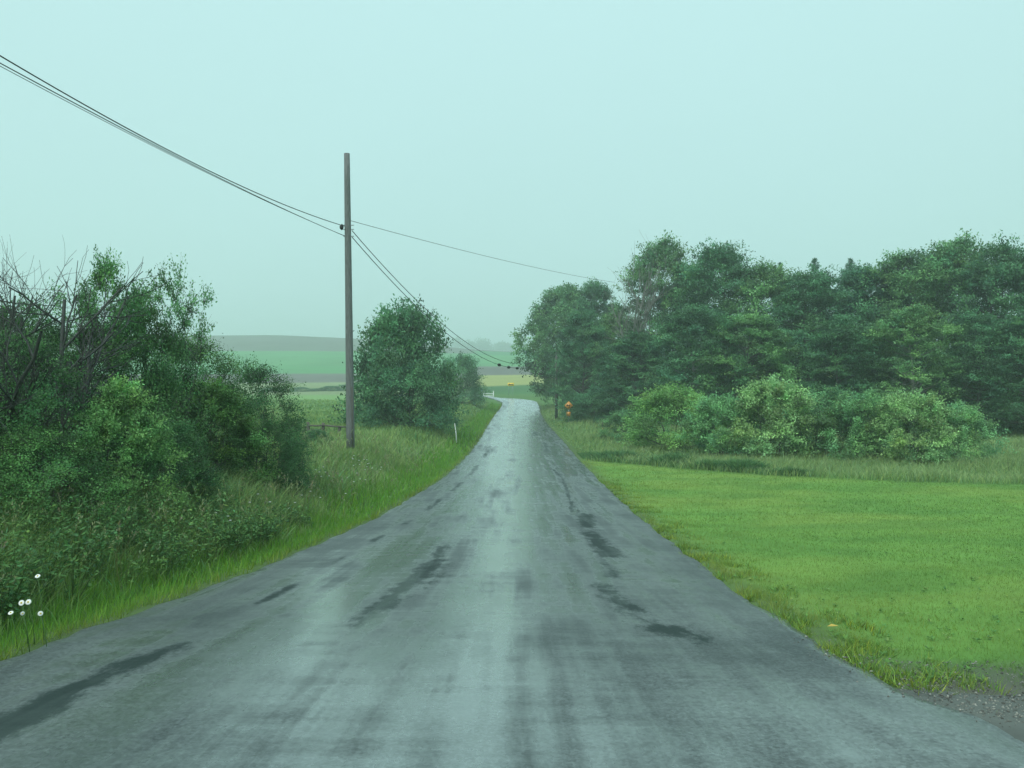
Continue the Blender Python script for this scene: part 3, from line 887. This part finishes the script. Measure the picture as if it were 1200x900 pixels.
# ------------------------------------------------------------------ grasses
def blades(mb, g, x, y, h, wd, col, tipcol=None, bend=.35, two=True):
    n = len(x)
    z = ground(x, y) - .02
    a = g.random(n) * 2 * math.pi
    s = np.stack([np.cos(a), np.sin(a), np.zeros(n)], 1) * wd[:, None] * .5
    a2 = g.random(n) * 2 * math.pi
    b = np.stack([np.cos(a2), np.sin(a2), np.zeros(n)], 1) * (h * bend * g.random(n))[:, None] + np.array([.05, 0, 0]) * h[:, None]
    p = np.stack([x, y, z], 1)
    up = np.array([0, 0, 1.]) * h[:, None]
    tip = col if tipcol is None else tipcol
    if two:
        V = np.stack([p - s, p + s, p + up * .55 + b * .35 + s * .8, p + up * .55 + b * .35 - s * .8, p + up * .97 + b], 1)
        k = np.arange(n)[:, None] * 5
        Cc = np.stack([col, col, (col + tip) / 2, (col + tip) / 2, tip], 1)
        mb.add(V.reshape(-1, 3), k + np.array([[3, 2, 4]]), k + np.array([[0, 1, 2, 3]]), Cc.reshape(-1, 3))
    else:
        V = np.stack([p - s, p + s, p + up + b], 1)
        k = np.arange(n)[:, None] * 3
        Cc = np.stack([col, col, tip], 1)
        mb.add(V.reshape(-1, 3), k + np.array([[0, 1, 2]]), None, Cc.reshape(-1, 3))

def scatter(g, x0, x1, y0, y1, dens):
    n = int(dens * (x1 - x0) * (y1 - y0))
    return x0 + (x1 - x0) * g.random(n), y0 + (y1 - y0) * g.random(n)

def cvar(g, n, base, v=.2, h=.1):
    a = (1 + v * g.normal(0, 1, n))[:, None]
    q = g.normal(0, 1, n)
    return np.clip(np.array(base) * a * (1 + np.stack([h * q, .02 * q, -h * q], 1)), .004, .8)

g = np.random.default_rng(99)
# mown lawn
mb = MB()
for (y0, y1, dens, hh, ww) in [(2.6, 6, 3200, .032, .005), (6, 10, 2200, .034, .007), (10, 16, 1000, .036, .011), (16, 25, 420, .04, .018), (25, 38, 170, .045, .03)]:
    xs = max(.70 * y1 + 1.5, 6)
    x, y = scatter(g, 1.9, xs, y0, y1, dens)
    u = x - cx(y)
    e = u - wr(y)
    k = (e > -.03 + .14 * fbm(x, y, 3.5, 4)) & (y < lawn_edge(x)) & (x < .72 * y + 1.6)
    # worn bare patches along the edge and round the apron
    bare_ = (fbm(x, y, 2.3, 77, 4) < .47 - .25 * sstep(e, .1, .9)) & (e < .9)
    ap = (y < 5.3) & (fbm(x, y, 2.0, 5, 4) < .72 - .6 * sstep(y - .10 * (x - 2.5), 4.4, 5.4))
    k &= ~(bare_ & (g.random(len(x)) < .85)) & ~(ap & (g.random(len(x)) < .93))
    x, y, e = x[k], y[k], e[k]
    n = len(x)
    col = cvar(g, n, (.13, .24, .045), .22, .12)
    pat = sstep(fbm(x, y * 1.4, .30, 15, 5), .40, .62)[:, None]
    col = col * (1 - pat * .55) + pat * .55 * np.array([.22, .30, .07])
    pat = sstep(fbm(x * .8, y * 1.6, .7, 19, 5), .48, .64)[:, None]
    col = col * (1 - pat * .5) + pat * .5 * np.array([.08, .205, .04])
    dry = (np.exp(-np.maximum(e - .1, 0) / .8) * sstep(fbm(x, y, 1.8, 33, 4), .35, .65))[:, None]
    col = col * (1 - dry * .6) + dry * .6 * np.array([.24, .25, .06])
    yl = (np.exp(-np.maximum(e, 0) / 3.0) * .5 * fbm(x, y, .9, 38, 4))[:, None]
    col = col * (1 - yl) + yl * np.array([.30, .36, .07])
    h = hh * (.5 + .9 * g.random(n)) * (1 + .5 * fbm(x, y, .8, 3)) * (1 + 2.0 * sstep(fbm(x, y, 2.6, 35), .52, .75) * np.exp(-np.maximum(e, 0) / .5))
    blades(mb, g, x, y, h, ww * (.7 + .6 * g.random(n)), col, col * 1.1, 1.3, two=False)
# ragged tufts where the lawn meets the asphalt and the gravel
n = 42000
y = 2.9 + 24 * g.random(n) ** 1.7
e = -.10 + .75 * g.random(n) ** 1.4
x = cx(y) + wr(y) + e
cl_ = fbm(x, y, 3.2, 91, 3)
k = (g.random(n) < sstep(cl_, .50, .66)) & (x > 1.9) & (x < .72 * y + 1.6)
x, y = x[k], y[k]; n = len(x)
col = cvar(g, n, (.17, .27, .05), .3, .2)
col = np.where((fbm(x, y, 1.7, 93) > .55)[:, None], col * np.array([1.25, 1.08, .95]), col)
blades(mb, g, x, y, .035 + .06 * g.random(n), .006 + .0007 * y, col, col * 1.15, 1.4, two=False)
o = mb.build('lawn_grass', M_GRASS); tag(o, 'short mown green grass of the lawn right of the road', 'grass', kind='stuff')

# rough tall grass beyond the lawn
mb = MB()
for (y0, y1, dens, ww) in [(22, 36, 130, .022), (36, 60, 55, .04), (60, 118, 16, .08)]:
    x, y = scatter(g, 2.5, .74 * y1 + 4 if y1 < 70 else 26, y0, y1, dens)
    u = x - cx(y)
    k = (u > 3.0) & (y > lawn_edge(x)) & (x < .74 * y + 3)
    x, y, u = x[k], y[k], u[k]
    n = len(x)
    col = cvar(g, n, (.19, .32, .10), .22, .13)
    tip = col * .6 + np.array([.34, .36, .20]) * (.3 + .5 * fbm(x, y, .35, 6))[:, None]
    h = (.08 + .55 * fbm(x, y, .35, 2, 4) ** 1.4) * (.5 + .9 * g.random(n)) * sstep(u, 2.6, 4.6) + .06
    blades(mb, g, x, y, h, ww * (.7 + .6 * g.random(n)), col, tip, 1.2)
o = mb.build('rough_grass', M_GRASS); tag(o, 'tall pale rough grass between the lawn and the bushes', 'grass', kind='stuff')

# dark lush strip in the swale
mb = MB()
n = 26000
x = 3.4 + 7.4 * g.random(n); tt = g.random(n)
yb = lawn_edge(x) + .6 + tt * (1.1 + 2.2 * sstep(12 - x, 0, 8))
pt = sstep(fbm(x, yb, .9, 22), .36, .62)
k = g.random(n) < .15 + .85 * pt
x, yb, pt = x[k], yb[k], pt[k]; n = len(x)
h = (.12 + .42 * pt * fbm(x, yb, 1.7, 2)) * (.5 + .9 * g.random(n)) * sstep(x, 3.2, 4.6) * (1 - sstep(x, 9.5, 12)) + .08
blades(mb, g, x, yb, h, np.full(n, .035), cvar(g, n, (.10, .22, .08), .3, .12), None, 1.3)
o = mb.build('swale_weeds', M_GRASS); tag(o, 'dark lush weeds in the shallow ditch behind the lawn', 'weeds', kind='stuff')

# short verge grass on the left edge of the road
mb = MB()
for (y0, y1, dens, hh, ww) in [(2.5, 8, 1500, .10, .007), (8, 16, 700, .11, .012), (16, 40, 200, .13, .025), (40, 118, 30, .2, .07)]:
    x, y = scatter(g, -5.2, 1.5 if y1 > 30 else -2.2, y0, y1, dens)
    u = x - cx(y); e = -u - wl(y)
    k = (e > -.02 + .12 * fbm(x, y, 2, 4)) & (e < 1.6)
    x, y, e = x[k], y[k], e[k]
    n = len(x)
    col = cvar(g, n, (.14, .31, .035), .22, .15)
    dry = (np.exp(-np.maximum(e, 0) / .12) * .7)[:, None]
    col = col * (1 - dry) + dry * np.array([.26, .24, .06])
    blades(mb, g, x, y, (hh * (.5 + 1.1 * g.random(n))) * (1 + .7 * sstep(e, .2, 1.2)), ww * (.7 + .6 * g.random(n)), col, col * 1.1, .8, two=False)
o = mb.build('verge_grass', M_GRASS); tag(o, 'bright short grass along the left edge of the road', 'grass', kind='stuff')

# tall grasses of the left bank
mb = MB()
for (y0, y1, x0, dens, ww, hs) in [(3, 9, -8, 900, .010, 1.0), (9, 16, -12, 420, .015, 1.0), (16, 30, -17, 190, .024, .55), (30, 48, -24, 60, .045, .55), (48, 75, -34, 22, .08, .42), (75, 118, -50, 8, .14, .35)]:
    x, y = scatter(g, x0, 1, y0, y1, dens)
    u = x - cx(y); e = -u - wl(y)
    k = (e > .5) & (x > -.70 * y - 2.5)
    k &= g.random(len(x)) < (.35 + .65 * sstep(e, .3, 1.0)) * (1 - .5 * sstep(e, 3, 7) * (y < 20))
    x, y, e = x[k], y[k], e[k]
    n = len(x)
    col = cvar(g, n, (.14, .28, .065) if y0 < 9 else (.16, .29, .085) if y0 < 45 else (.16, .30, .085), .28 if y0 < 45 else .12, .16)
    big = sstep(fbm(x, y, .35, 61), .45, .62)[:, None]
    col = col * (1 - big * .4) + big * .4 * np.array([.25, .34, .10])
    tip = col * .75 + np.array([.27, .29, .14]) * (.15 + .6 * sstep(fbm(x, y, .6, 16), .4, .7))[:, None]
    h = hs * (.14 + .48 * sstep(e, .5, 1.9)) * (.45 + .85 * g.random(n)) * (.6 + .8 * fbm(x, y, .7, 2))
    blades(mb, g, x, y, h, ww * (.7 + .6 * g.random(n)), col, tip, 1.15)
o = mb.build('bank_grass', M_GRASS); tag(o, 'tall wild grass on the left bank between road and thicket', 'grass', kind='stuff')

# broad-leaved weeds mixed into the bank
mb = MB()
for k in range(620):
    y = 4.2 + 10.5 * g.random() ** 1.2
    e = .75 + (3.3 + .12 * y) * g.random() ** 1.2
    x = float(cx(y)) - HW - e
    hh = (.35 + .65 * g.random()) * (1 - .45 * min(1, max(0, (y - 9) / 6))) * (.6 + .4 * min(e, 2) / 2)
    z0 = gz(x, y)
    N = int(150 if y < 14 else 90)
    t = g.random(N) ** .7
    nst = 5
    sd = g.normal(0, .22, (nst, 2))
    si = g.integers(0, nst, N)
    c = np.stack([x + sd[si, 0] * t * hh * 1.6, y + sd[si, 1] * t * hh * 1.6, z0 + t * hh], 1) + g.normal(0, .035, (N, 3))
    d = g.normal(0, 1, (N, 3)) * np.array([1, 1, .45])
    leaves(mb, g, c, d, g.normal(0, .5, (N, 3)) + np.array([0, 0, 1.]), (.035 + .045 * g.random(N)) * (1 if y < 14 else 1.5), (.012 + .018 * g.random(N)) * (1 if y < 14 else 1.5),
           cvar(g, N, (.085, .20, .06) if g.random() < .6 else (.15, .29, .085), .25, .12))
    for q in range(nst):
        tube(mb, [(x, y, z0 - .03), (x + sd[q, 0] * hh * 1.6, y + sd[q, 1] * hh * 1.6, z0 + hh)], [.006, .002], 3, (.09, .16, .05), cap=False)
o = mb.build('bank_weeds', M_GRASS); tag(o, 'leafy green weeds growing among the grass of the left bank', 'weeds', kind='stuff')

# pale seed heads standing above the grass
mb = MB()
for k in range(1000):
    y = 4.5 + 28 * g.random() ** 1.4
    e = .7 + (2.2 + .10 * y) * g.random()
    x = float(cx(y)) - HW - e
    z0 = gz(x, y); hh = .35 + .5 * g.random()
    a = g.random() * 6.28; le = .12 + .2 * g.random()
    p0 = np.array([x, y, z0]); p1 = p0 + [math.cos(a) * le * .3, math.sin(a) * le * .3, hh * .6]; p2_ = p0 + [math.cos(a) * le, math.sin(a) * le, hh]
    sc_ = 1 + y * .05
    tube(mb, [p0, p1, p2_], [.002 * sc_, .0016 * sc_, .001 * sc_], 3, (.22, .26, .10), cap=False)
    N = 9
    s_ = g.random(N)
    c = p2_ - (p2_ - p1) * (s_ * .42)[:, None] + g.normal(0, .008, (N, 3))
    leaves(mb, g, c, (p2_ - p1) + g.normal(0, .12, (N, 3)), g.normal(0, 1, (N, 3)), .035 * sc_ ** .5, .009 * sc_, cvar(g, N, (.30, .34, .17) if g.random() < .85 else (.30, .27, .17), .15, .08))
o = mb.build('seed_heads', M_GRASS); tag(o, 'pale grass seed heads standing above the left bank', 'grass', kind='stuff')

# low broad-leaved weeds in the lawn
mb = MB()
for k in range(900):
    y = 4.6 + 18 * g.random() ** 1.3
    x = float(cx(y)) + float(wr(y)) + .15 + (.6 * y) * g.random() ** 1.3
    if x > .72 * y + 1 or y > float(lawn_edge(x)) - .3: continue
    if float(fbm(x, y, .8, 66)) < .42: continue
    z0 = gz(x, y)
    N = 8; r_ = .016 + .030 * g.random()
    a = g.random(N) * 6.28
    d = np.stack([np.cos(a), np.sin(a), .35 + .3 * g.random(N)], 1)
    leaves(mb, g, np.tile([x, y, z0 + .012], (N, 1)), d, np.tile([0, 0, 1.], (N, 1)) + g.normal(0, .15, (N, 3)), r_ * (.8 + .5 * g.random(N)), r_ * .42, cvar(g, N, (.13, .26, .06) if g.random() < .7 else (.22, .32, .09), .2, .1))
o = mb.build('lawn_weeds', M_GRASS); tag(o, 'low broad-leaved weeds growing flat in the lawn', 'weeds', kind='stuff')

# small white blossoms scattered far down the bank
mb = MB()
for (px, Y_, n, sp) in [(432, 24, 16, .5), (398, 20, 12, .6), (375, 17, 5, .5), (262, 11, 3, .3), (310, 14, 6, .4)]:
    x0 = min((px - 600) / F * Y_, float(cx(Y_)) - HW - .8)
    for k in range(n):
        x = x0 + g.normal(0, sp * .6); y = Y_ + g.normal(0, sp)
        z = gz(x, y) + .3 + .2 * g.random()
        tube(mb, [(x, y, z), (x, y, z + .012)], [.022, .02], 6, (.8, .8, .78))
        tube(mb, [(x, y, z - .35), (x, y, z)], [.003, .003], 3, (.1, .2, .05), cap=False)
o = mb.build('white_blossoms', M_GRASS); tag(o, 'small white wild flowers dotted down the left bank', 'flowers', kind='stuff')

# ------------------------------------------------------------------ gravel apron
mb = MB()
xx, yy = np.meshgrid(np.linspace(1.6, 7.5, 60), np.linspace(2.2, 5.0, 36))
zz = ground(xx, yy, raw=True) + .018 + .02 * (fbm(xx, yy, 2, 4) - .5) - .12 * sstep(yy, 4.3, 4.9) - .1 * sstep(2.4 - xx, 0, .7)
nr, nc = xx.shape
i, j = np.meshgrid(np.arange(nr - 1), np.arange(nc - 1), indexing='ij')
mb.add(np.stack([xx, yy, zz], -1), None, np.stack([i * nc + j, i * nc + j + 1, (i + 1) * nc + j + 1, (i + 1) * nc + j], -1).reshape(-1, 4), (.115, .125, .115))
o = mb.build('gravel_apron', M_GROUND, smooth=True); tag(o, 'gravelly driveway mouth at the lower right corner', kind='structure')
mb = MB()
N = 42000
x = 1.9 + 4.5 * g.random(N); y = 2.6 + 3.1 * g.random(N)
e = (x - cx(y)) - np.minimum(wr(y), 9)
den = (np.exp(-((y - 4.1 - .12 * (x - 2.5)) / .20) ** 2) * sstep(x, 2.25, 2.9) + .35 * np.exp(-(e / .15) ** 2) + .55 * (e > 0) * (e < 1.8) * (y < 5.1) * sstep(x, 2.0, 2.4)) * (.35 + .65 * sstep(fbm(x, y, 2.2, 43), .35, .65))
k = g.random(N) < den
x, y = x[k], y[k]
for a, b, zgr in zip(x, y, ground(x, y, raw=True) + .016):
    r = .0025 + .008 * g.random() ** 3
    z = zgr + r * .3
    v = np.array([(1, 0, 0), (0, 1, 0), (-1, 0, 0), (0, -1, 0), (0, 0, .7), (0, 0, -.7)], float) * r * (1 + .35 * g.normal(0, 1, (6, 1))) + np.array([a, b, z])
    cc = .09 + .26 * g.random() ** 1.7
    mb.add(v, [(0, 1, 4), (1, 2, 4), (2, 3, 4), (3, 0, 4), (1, 0, 5), (2, 1, 5), (3, 2, 5), (0, 3, 5)], None, (cc, cc * .98, cc * .88))
o = mb.build('pebbles', M_GROUND); tag(o, 'pale loose pebbles washed over the driveway mouth', 'gravel', kind='stuff')

# ------------------------------------------------------------------ utility pole and wires
pole = empty('utility_pole', (at(411, 0, 30)[0], 30, gz(at(411, 0, 30)[0], 30)))
px0, pz0 = pole.location.x, pole.location.z
H = at(0, 180, 30)[2] - pz0
dxt = at(406.5, 0, 30)[0] - px0
mb = MB()
ts = np.linspace(0, 1, 12)
pts = np.stack([dxt * ts, 0 * ts, -.3 + (H + .3) * ts], 1)
tube(mb, pts, .165 - .055 * ts, 14)
mb.build('shaft', M_POLE, pole, True)
def hz(py): return at(0, py, 30)[2] - pz0
for k, py in enumerate((264, 269, 277)):
    mb = MB()
    z = hz(py); xo = dxt * z / H
    tube(mb, [(xo - .17, -.02, z), (xo + .24, -.02, z)], [.016, .016], 6)
    mb.build('through_bolt', M_STEEL, pole)
mb = MB(); z = hz(267); xo = dxt * z / H
tube(mb, [(xo - .20, -.10, z - .10), (xo - .22, -.10, z - .04), (xo - .22, -.10, z + .04), (xo - .20, -.10, z + .12)], [.03, .075, .08, .03], 8)
mb.build('cable_clamp', M_BLACK, pole, True)
mb = MB(); z = hz(500)
tube(mb, [(.10, -.135, -.1), (.085, -.15, 2.5)], [.02, .02], 6)
mb.build('ground_wire_cover', M_OLDWOOD, pole)
tag(pole, 'tall grey wooden pole standing on the left bank, leaning slightly', 'utility pole')

p2x = at(652, 0, 82)[0]
pole2 = empty('utility_pole', (p2x, 82, gz(p2x, 82)))
mb = MB()
H2 = at(0, 402, 82)[2] - pole2.location.z
tube(mb, [(0, 0, -.3), (0, 0, H2 * .5), (.03, 0, H2)], [.17, .15, .12], 12)
mb.build('shaft', M_BARK, pole2, True)
mb = MB(); tube(mb, [(-.2, 0, H2 - .3), (.2, 0, H2 - .3)], .02, 6); mb.build('through_bolt', M_STEEL, pole2)
tag(pole2, 'dark pole in front of the wood just left of the orange turn sign', 'utility pole')

def wire(name, pts, r, label, group=None):
    mb = MB()
    tube(mb, np.array(pts), r, 6)
    o = mb.build(name, M_WIRE, None, True)
    return tag(o, label, 'overhead wire', group)
def fit(p0, zs, Yend, r, label, grp):
    c = np.polyfit([a for a, b in zs], [b for a, b in zs], 2)
    Yv = np.linspace(30, Yend, 60)
    Xv = px0 + dxt * .72 - .12 - .24 * (30 - Yv)
    return wire('power_line', np.stack([Xv, Yv, EYE + np.polyval(c, Yv)], 1), r, label, grp)
GW = 'wires running from the pole toward the upper left'
fit(0, [(15, 6.46), (19.9, 6.05), (30, 6.12)], -6, .014, 'upper black wire from the pole to the upper left', GW)
fit(0, [(15, 6.31), (19.9, 6.00), (30, 5.74)], -6, .011, 'lower black wire from the pole to the upper left', GW)
fit(0, [(15, 6.25), (19.9, 5.96), (30, 5.75)], -6, .007, 'thin wire strung just beneath the lower left wire', GW)
def sag(a, b, S, r, label, grp=None, n=50):
    t = np.linspace(0, 1, n)[:, None]
    p = np.array(a) * (1 - t) + np.array(b) * t
    p[:, 2] -= (4 * S * t * (1 - t))[:, 0]
    return wire('power_line', p, r, label, grp), p
A = np.array([px0 + dxt * .72 + .16, 30, 0])
B = np.array([p2x, 82, 0])
GR = 'sagging pair crossing the road to the far pole'
o, p = sag(A + [0, 0, EYE + 5.95], B + [-.1, 0, EYE + 3.75], 3.15, .016, 'upper sagging wire from the pole over the road', GR)
o2, p2 = sag(A + [0, 0, EYE + 5.70], B + [-.1, 0, EYE + 3.5], 3.25, .016, 'lower sagging wire with dark lumps from the pole over the road', GR)
for k in (24, 27, 30):
    mb = MB()
    c = p2[k]; d = norm(p2[k + 1] - p2[k]); L_ = .35
    tube(mb, [c - d * L_, c - d * L_ * .6, c, c + d * L_ * .6, c + d * L_], [.02, .10, .12, .10, .02], 8)
    mb.build('splice', M_BLACK, o2, True)
sag(A + [-.1, 0, EYE + 6.35], (7.9, 60, EYE + 7.9), .22, .010, 'thin nearly level wire from the pole into the wood', None)

# ------------------------------------------------------------------ signs
def text_free_arrow_panel():
    Y_ = 150
    x, _, z = at(598.6, 450.5, Y_)
    g0 = gz(x, Y_)
    t = empty('arrow_sign', (x, Y_, g0))
    mb = MB(); box(mb, (0, 0, z - g0), (1.22, .03, .61)); mb.build('panel', M_YEL, t)
    mb = MB()
    y_ = -.018
    zz = z - g0
    V = [(-.5, y_, zz), (-.2, y_, zz + .21), (-.2, y_, zz + .07), (.5, y_, zz + .07), (.5, y_, zz - .07), (-.2, y_, zz - .07), (-.2, y_, zz - .21)]
    V2 = [(a, y_ - .004, c) for a, _, c in V]
    mb.add(V2, [(0, 6, 1)], [(2, 5, 4, 3)]); mb.build('arrow', M_BLACK, t)
    for s in (-.4, .4):
        mb = MB(); box(mb, (s, .045, (zz + .3) / 2 - .1), (.06, .05, zz + .4)); mb.build('post', M_STEEL, t)
    tag(t, 'yellow panel with a black arrow pointing left at the bend', 'road sign')
text_free_arrow_panel()

def turn_sign():
    Y_ = 72
    x, _, z = at(666.5, 475.2, Y_)
    g0 = gz(x, Y_)
    t = empty('turn_warning_sign', (x, Y_, g0))
    zz = z - g0
    s = .41
    mb = MB()
    V = [(-s, 0, zz), (0, 0, zz - s), (s, 0, zz), (0, 0, zz + s)]
    mb.add(V + [(a, .012, c) for a, b, c in V], None, [(0, 1, 2, 3), (7, 6, 5, 4), (0, 4, 5, 1), (1, 5, 6, 2), (2, 6, 7, 3), (3, 7, 4, 0)])
    mb.build('diamond_panel', M_ORA, t)
    mb = MB(); yy = -.005
    # curved arrow to the left
    box(mb, (.08, yy, zz - .10), (.06, .004, .20)); box(mb, (-.01, yy - .003, zz + .02), (.22, .004, .06))
    mb.add([(-.25, yy, zz + .02), (-.11, yy, zz + .13), (-.11, yy, zz - .09)], [(0, 2, 1)])
    mb.build('arrow', M_BLACK, t)
    z2 = at(0, 485.2, Y_)[2] - g0
    mb = MB(); box(mb, (-.02, 0, z2), (.38, .012, .40)); mb.build('advisory_plate', M_ORA, t)
    mb = MB(); box(mb, (0, .04, (zz + s) / 2 - .15), (.07, .05, zz + s + .1)); mb.build('post', M_STEEL, t)
    tag(t, 'orange diamond warning sign with a plate below at the wood edge', 'road sign')
turn_sign()

# small orange marker
x, _, z = at(706, 504, 62)
g0 = gz(x, 62)
t = empty('marker_stake', (x, 62, g0))
mb = MB(); box(mb, (0, 0, .35), (.05, .03, .9)); mb.build('stake', M_OLDWOOD, t)
mb = MB(); box(mb, (0, -.02, z - g0), (.12, .02, .32)); mb.build('reflector', M_ORA, t)
tag(t, 'small orange marker in the grass at the foot of the bushes', 'marker')

# white leaning stake left of the road
x, _, z = at(534.5, 515, 46)
g0 = gz(x, 46)
t = empty('white_stake', (x, 46, g0))
mb = MB(); tube(mb, [(.04, 0, -.2), (0, 0, .55), (-.08, 0, at(0, 497, 46)[2] - g0)], [.035, .033, .028], 8); mb.build('rod', M_WHITE, t, True)
mb = MB(); zt = at(0, 497, 46)[2] - g0; tube(mb, [(-.08, 0, zt), (-.083, 0, zt + .05)], [.036, .02], 8); mb.build('cap', M_WHITE, t)
tag(t, 'thin leaning white stake in the grass left of the road', 'stake')

# white gate at the bend
Y_ = 134
gx = at(572.5, 0, Y_)[0]; g0 = gz(gx, Y_)
t = empty('white_gate', (gx, Y_, g0))
zt = lambda py: at(0, py, Y_)[2] - g0
for px, top in ((567, 458), (578.3, 458.5)):
    mb = MB(); xx_ = at(px, 0, Y_)[0] - gx; zz_ = zt(top)
    box(mb, (xx_, 0, zz_ / 2 - .15), (.16, .16, zz_ + .3)); p_ = mb.build('post', M_WHITE, t)
    mb = MB(); box(mb, (xx_, 0, zz_ + .03), (.2, .2, .06)); mb.build('post_cap', M_WHITE, p_)
for py in (461.5, 464, 466.5):
    mb = MB(); box(mb, (0, -.02, zt(py)), (1.66, .06, .14)); mb.build('rail', M_WHITE, t)
tag(t, 'small white railed gate at the road bend', 'gate')
bx_ = at(564.5, 0, 132)[0]; g0 = gz(bx_, 132)
t = empty('blue_marker_post', (bx_, 132, g0))
mb = MB(); zt2 = at(0, 455.5, 132)[2] - g0
box(mb, (0, 0, zt2 / 2 - .1), (.09, .09, zt2 + .1)); mb.build('post', M_STEEL, t)
mb = MB(); box(mb, (0, -.06, zt2 - .18), (.30, .02, .42)); mb.build('plate', M_BLUE, t)
tag(t, 'post with a small faded blue plate left of the white gate', 'marker')

# old wooden fence left
Y_ = 40
fx = at(378, 0, Y_)[0]; g0 = gz(fx, Y_)
t = empty('old_fence', (fx, Y_, g0))
tops = {}
for px, top, ln in ((356, 500, .12), (361.5, 494.5, -.03), (378.5, 495.5, .02), (397.5, 499, .04), (407, 499, 0)):
    xx_ = at(px, 0, Y_)[0] - fx; zz_ = at(0, top, Y_)[2] - g0
    gp = gz(fx + xx_, Y_) - g0
    mb = MB(); tube(mb, [(xx_ - ln, 0, gp - .3), (xx_, 0, (gp + zz_) / 2), (xx_ + ln, 0, zz_)], [.09, .085, .075], 8); mb.build('post', M_OLDWOOD, t, True)
for (a, b, ya, yb) in ((361, 379, 498.5, 498.5), (379, 408, 498.2, 500.5), (358, 379, 504, 503)):
    mb = MB()
    pa, pb = at(a, ya, Y_ - .1), at(b, yb, Y_ - .1)
    tube(mb, [(pa[0] - fx, -.1, pa[2] - g0), ((pa[0] + pb[0]) / 2 - fx, -.1, (pa[2] + pb[2]) / 2 - g0 - .02), (pb[0] - fx, -.1, pb[2] - g0)], [.045, .045, .04], 6)
    mb.build('rail', M_OLDWOOD, t, True)
tag(t, 'short run of old dark post and rail fence in the left grass', 'fence')

# ------------------------------------------------------------------ daisies
def daisy(px, py, Y_, label, s=1.0, tilt=.6, az=-1.5):
    x, _, z = at(px, py, Y_)
    g0 = gz(x, Y_)
    t = empty('daisy', (x, Y_, g0))
    hh = max(z - g0, .15)
    n = np.array([math.cos(az) * math.sin(tilt), math.sin(az) * math.sin(tilt), math.cos(tilt)])
    a = norm(np.cross(n, [0, 0, 1.])); b = np.cross(n, a)
    top = np.array([0, 0, hh])
    mb = MB(); tube(mb, [(.03, .03, -.02), (.02, .02, hh * .5), top - n * .004], [.003, .0025, .002], 5); mb.build('stem', M_STEM, t)
    mb = MB()
    for k in range(15):
        th = k / 15 * 6.283
        d = a * math.cos(th) + b * math.sin(th); q = np.cross(n, d)
        r0, r1 = .005 * s, .021 * s
        mb.add([top + d * r0 - q * .002, top + d * r0 + q * .002, top + d * (r0 + r1) * .6 + q * .0055 * s + n * .002, top + d * r1 - n * .003, top + d * (r0 + r1) * .6 - q * .0055 * s + n * .002],
               [(2, 3, 4)], [(0, 1, 2, 4)])
    mb.build('petals', M_PETAL, t)
    mb = MB(); tube(mb, [top - n * .002, top + n * .004, top + n * .006], [.007 * s, .006 * s, .003 * s], 8); mb.build('disc', M_DISC, t, True)
    tag(t, label, 'daisy', 'daisies in the left bank')
daisy(44, 675, 5.6, 'white daisy highest of the cluster, standing alone above the others', .9)
daisy(25, 706.5, 5.4, 'white daisy left one of the close middle pair', 1.0, 1.2)
daisy(33, 705.5, 5.45, 'white daisy right one of the close middle pair', 1.0, 1.1)
daisy(12.5, 718, 5.3, 'white daisy farthest left, near the picture edge', .85)
daisy(47.5, 719, 5.3, 'white daisy lowest on the right of the cluster', .85, 1.3, -.9)
daisy(26.5, 719, 5.25, 'small drooping daisy below the middle pair', .7, 1.6, -.7)

# fallen yellow leaf on the lawn edge
x, _, _ = at(976, 736, 6.0); y = 6.0
mb = MB(); z = gz(x, y) + .045
mb.add([(x - .045, y, z), (x, y + .025, z + .012), (x + .045, y, z + .004), (x, y - .028, z + .01), (x, y, z)], [(0, 3, 4), (3, 2, 4), (2, 1, 4), (1, 0, 4)], None, (.75, .5, .12))
o = mb.build('fallen_leaf', M_GRASS); tag(o, 'yellow fallen leaf lying on the lawn near the road edge', 'leaf')

# ------------------------------------------------------------------ rain haze
mb = MB()
zlo, zhi = float(Z.min()) - 1.0, 95.0
box(mb, (0, 840, (zlo + zhi) / 2), (3700, 1940, zhi - zlo))
m = bpy.data.materials.new('rain_haze'); m.use_nodes = True
n = m.node_tree; n.nodes.clear()
oo = n.nodes.new('ShaderNodeOutputMaterial'); v = n.nodes.new('ShaderNodeVolumePrincipled')
v.inputs['Color'].default_value = (.90, 1.0, .99, 1)
v.inputs['Density'].default_value = .0014
v.inputs['Anisotropy'].default_value = .3
n.links.new(v.outputs[0], oo.inputs['Volume'])
o = mb.build('haze', m)
tag(o, 'thin grey-green rain haze over the fields', 'haze', kind='stuff')
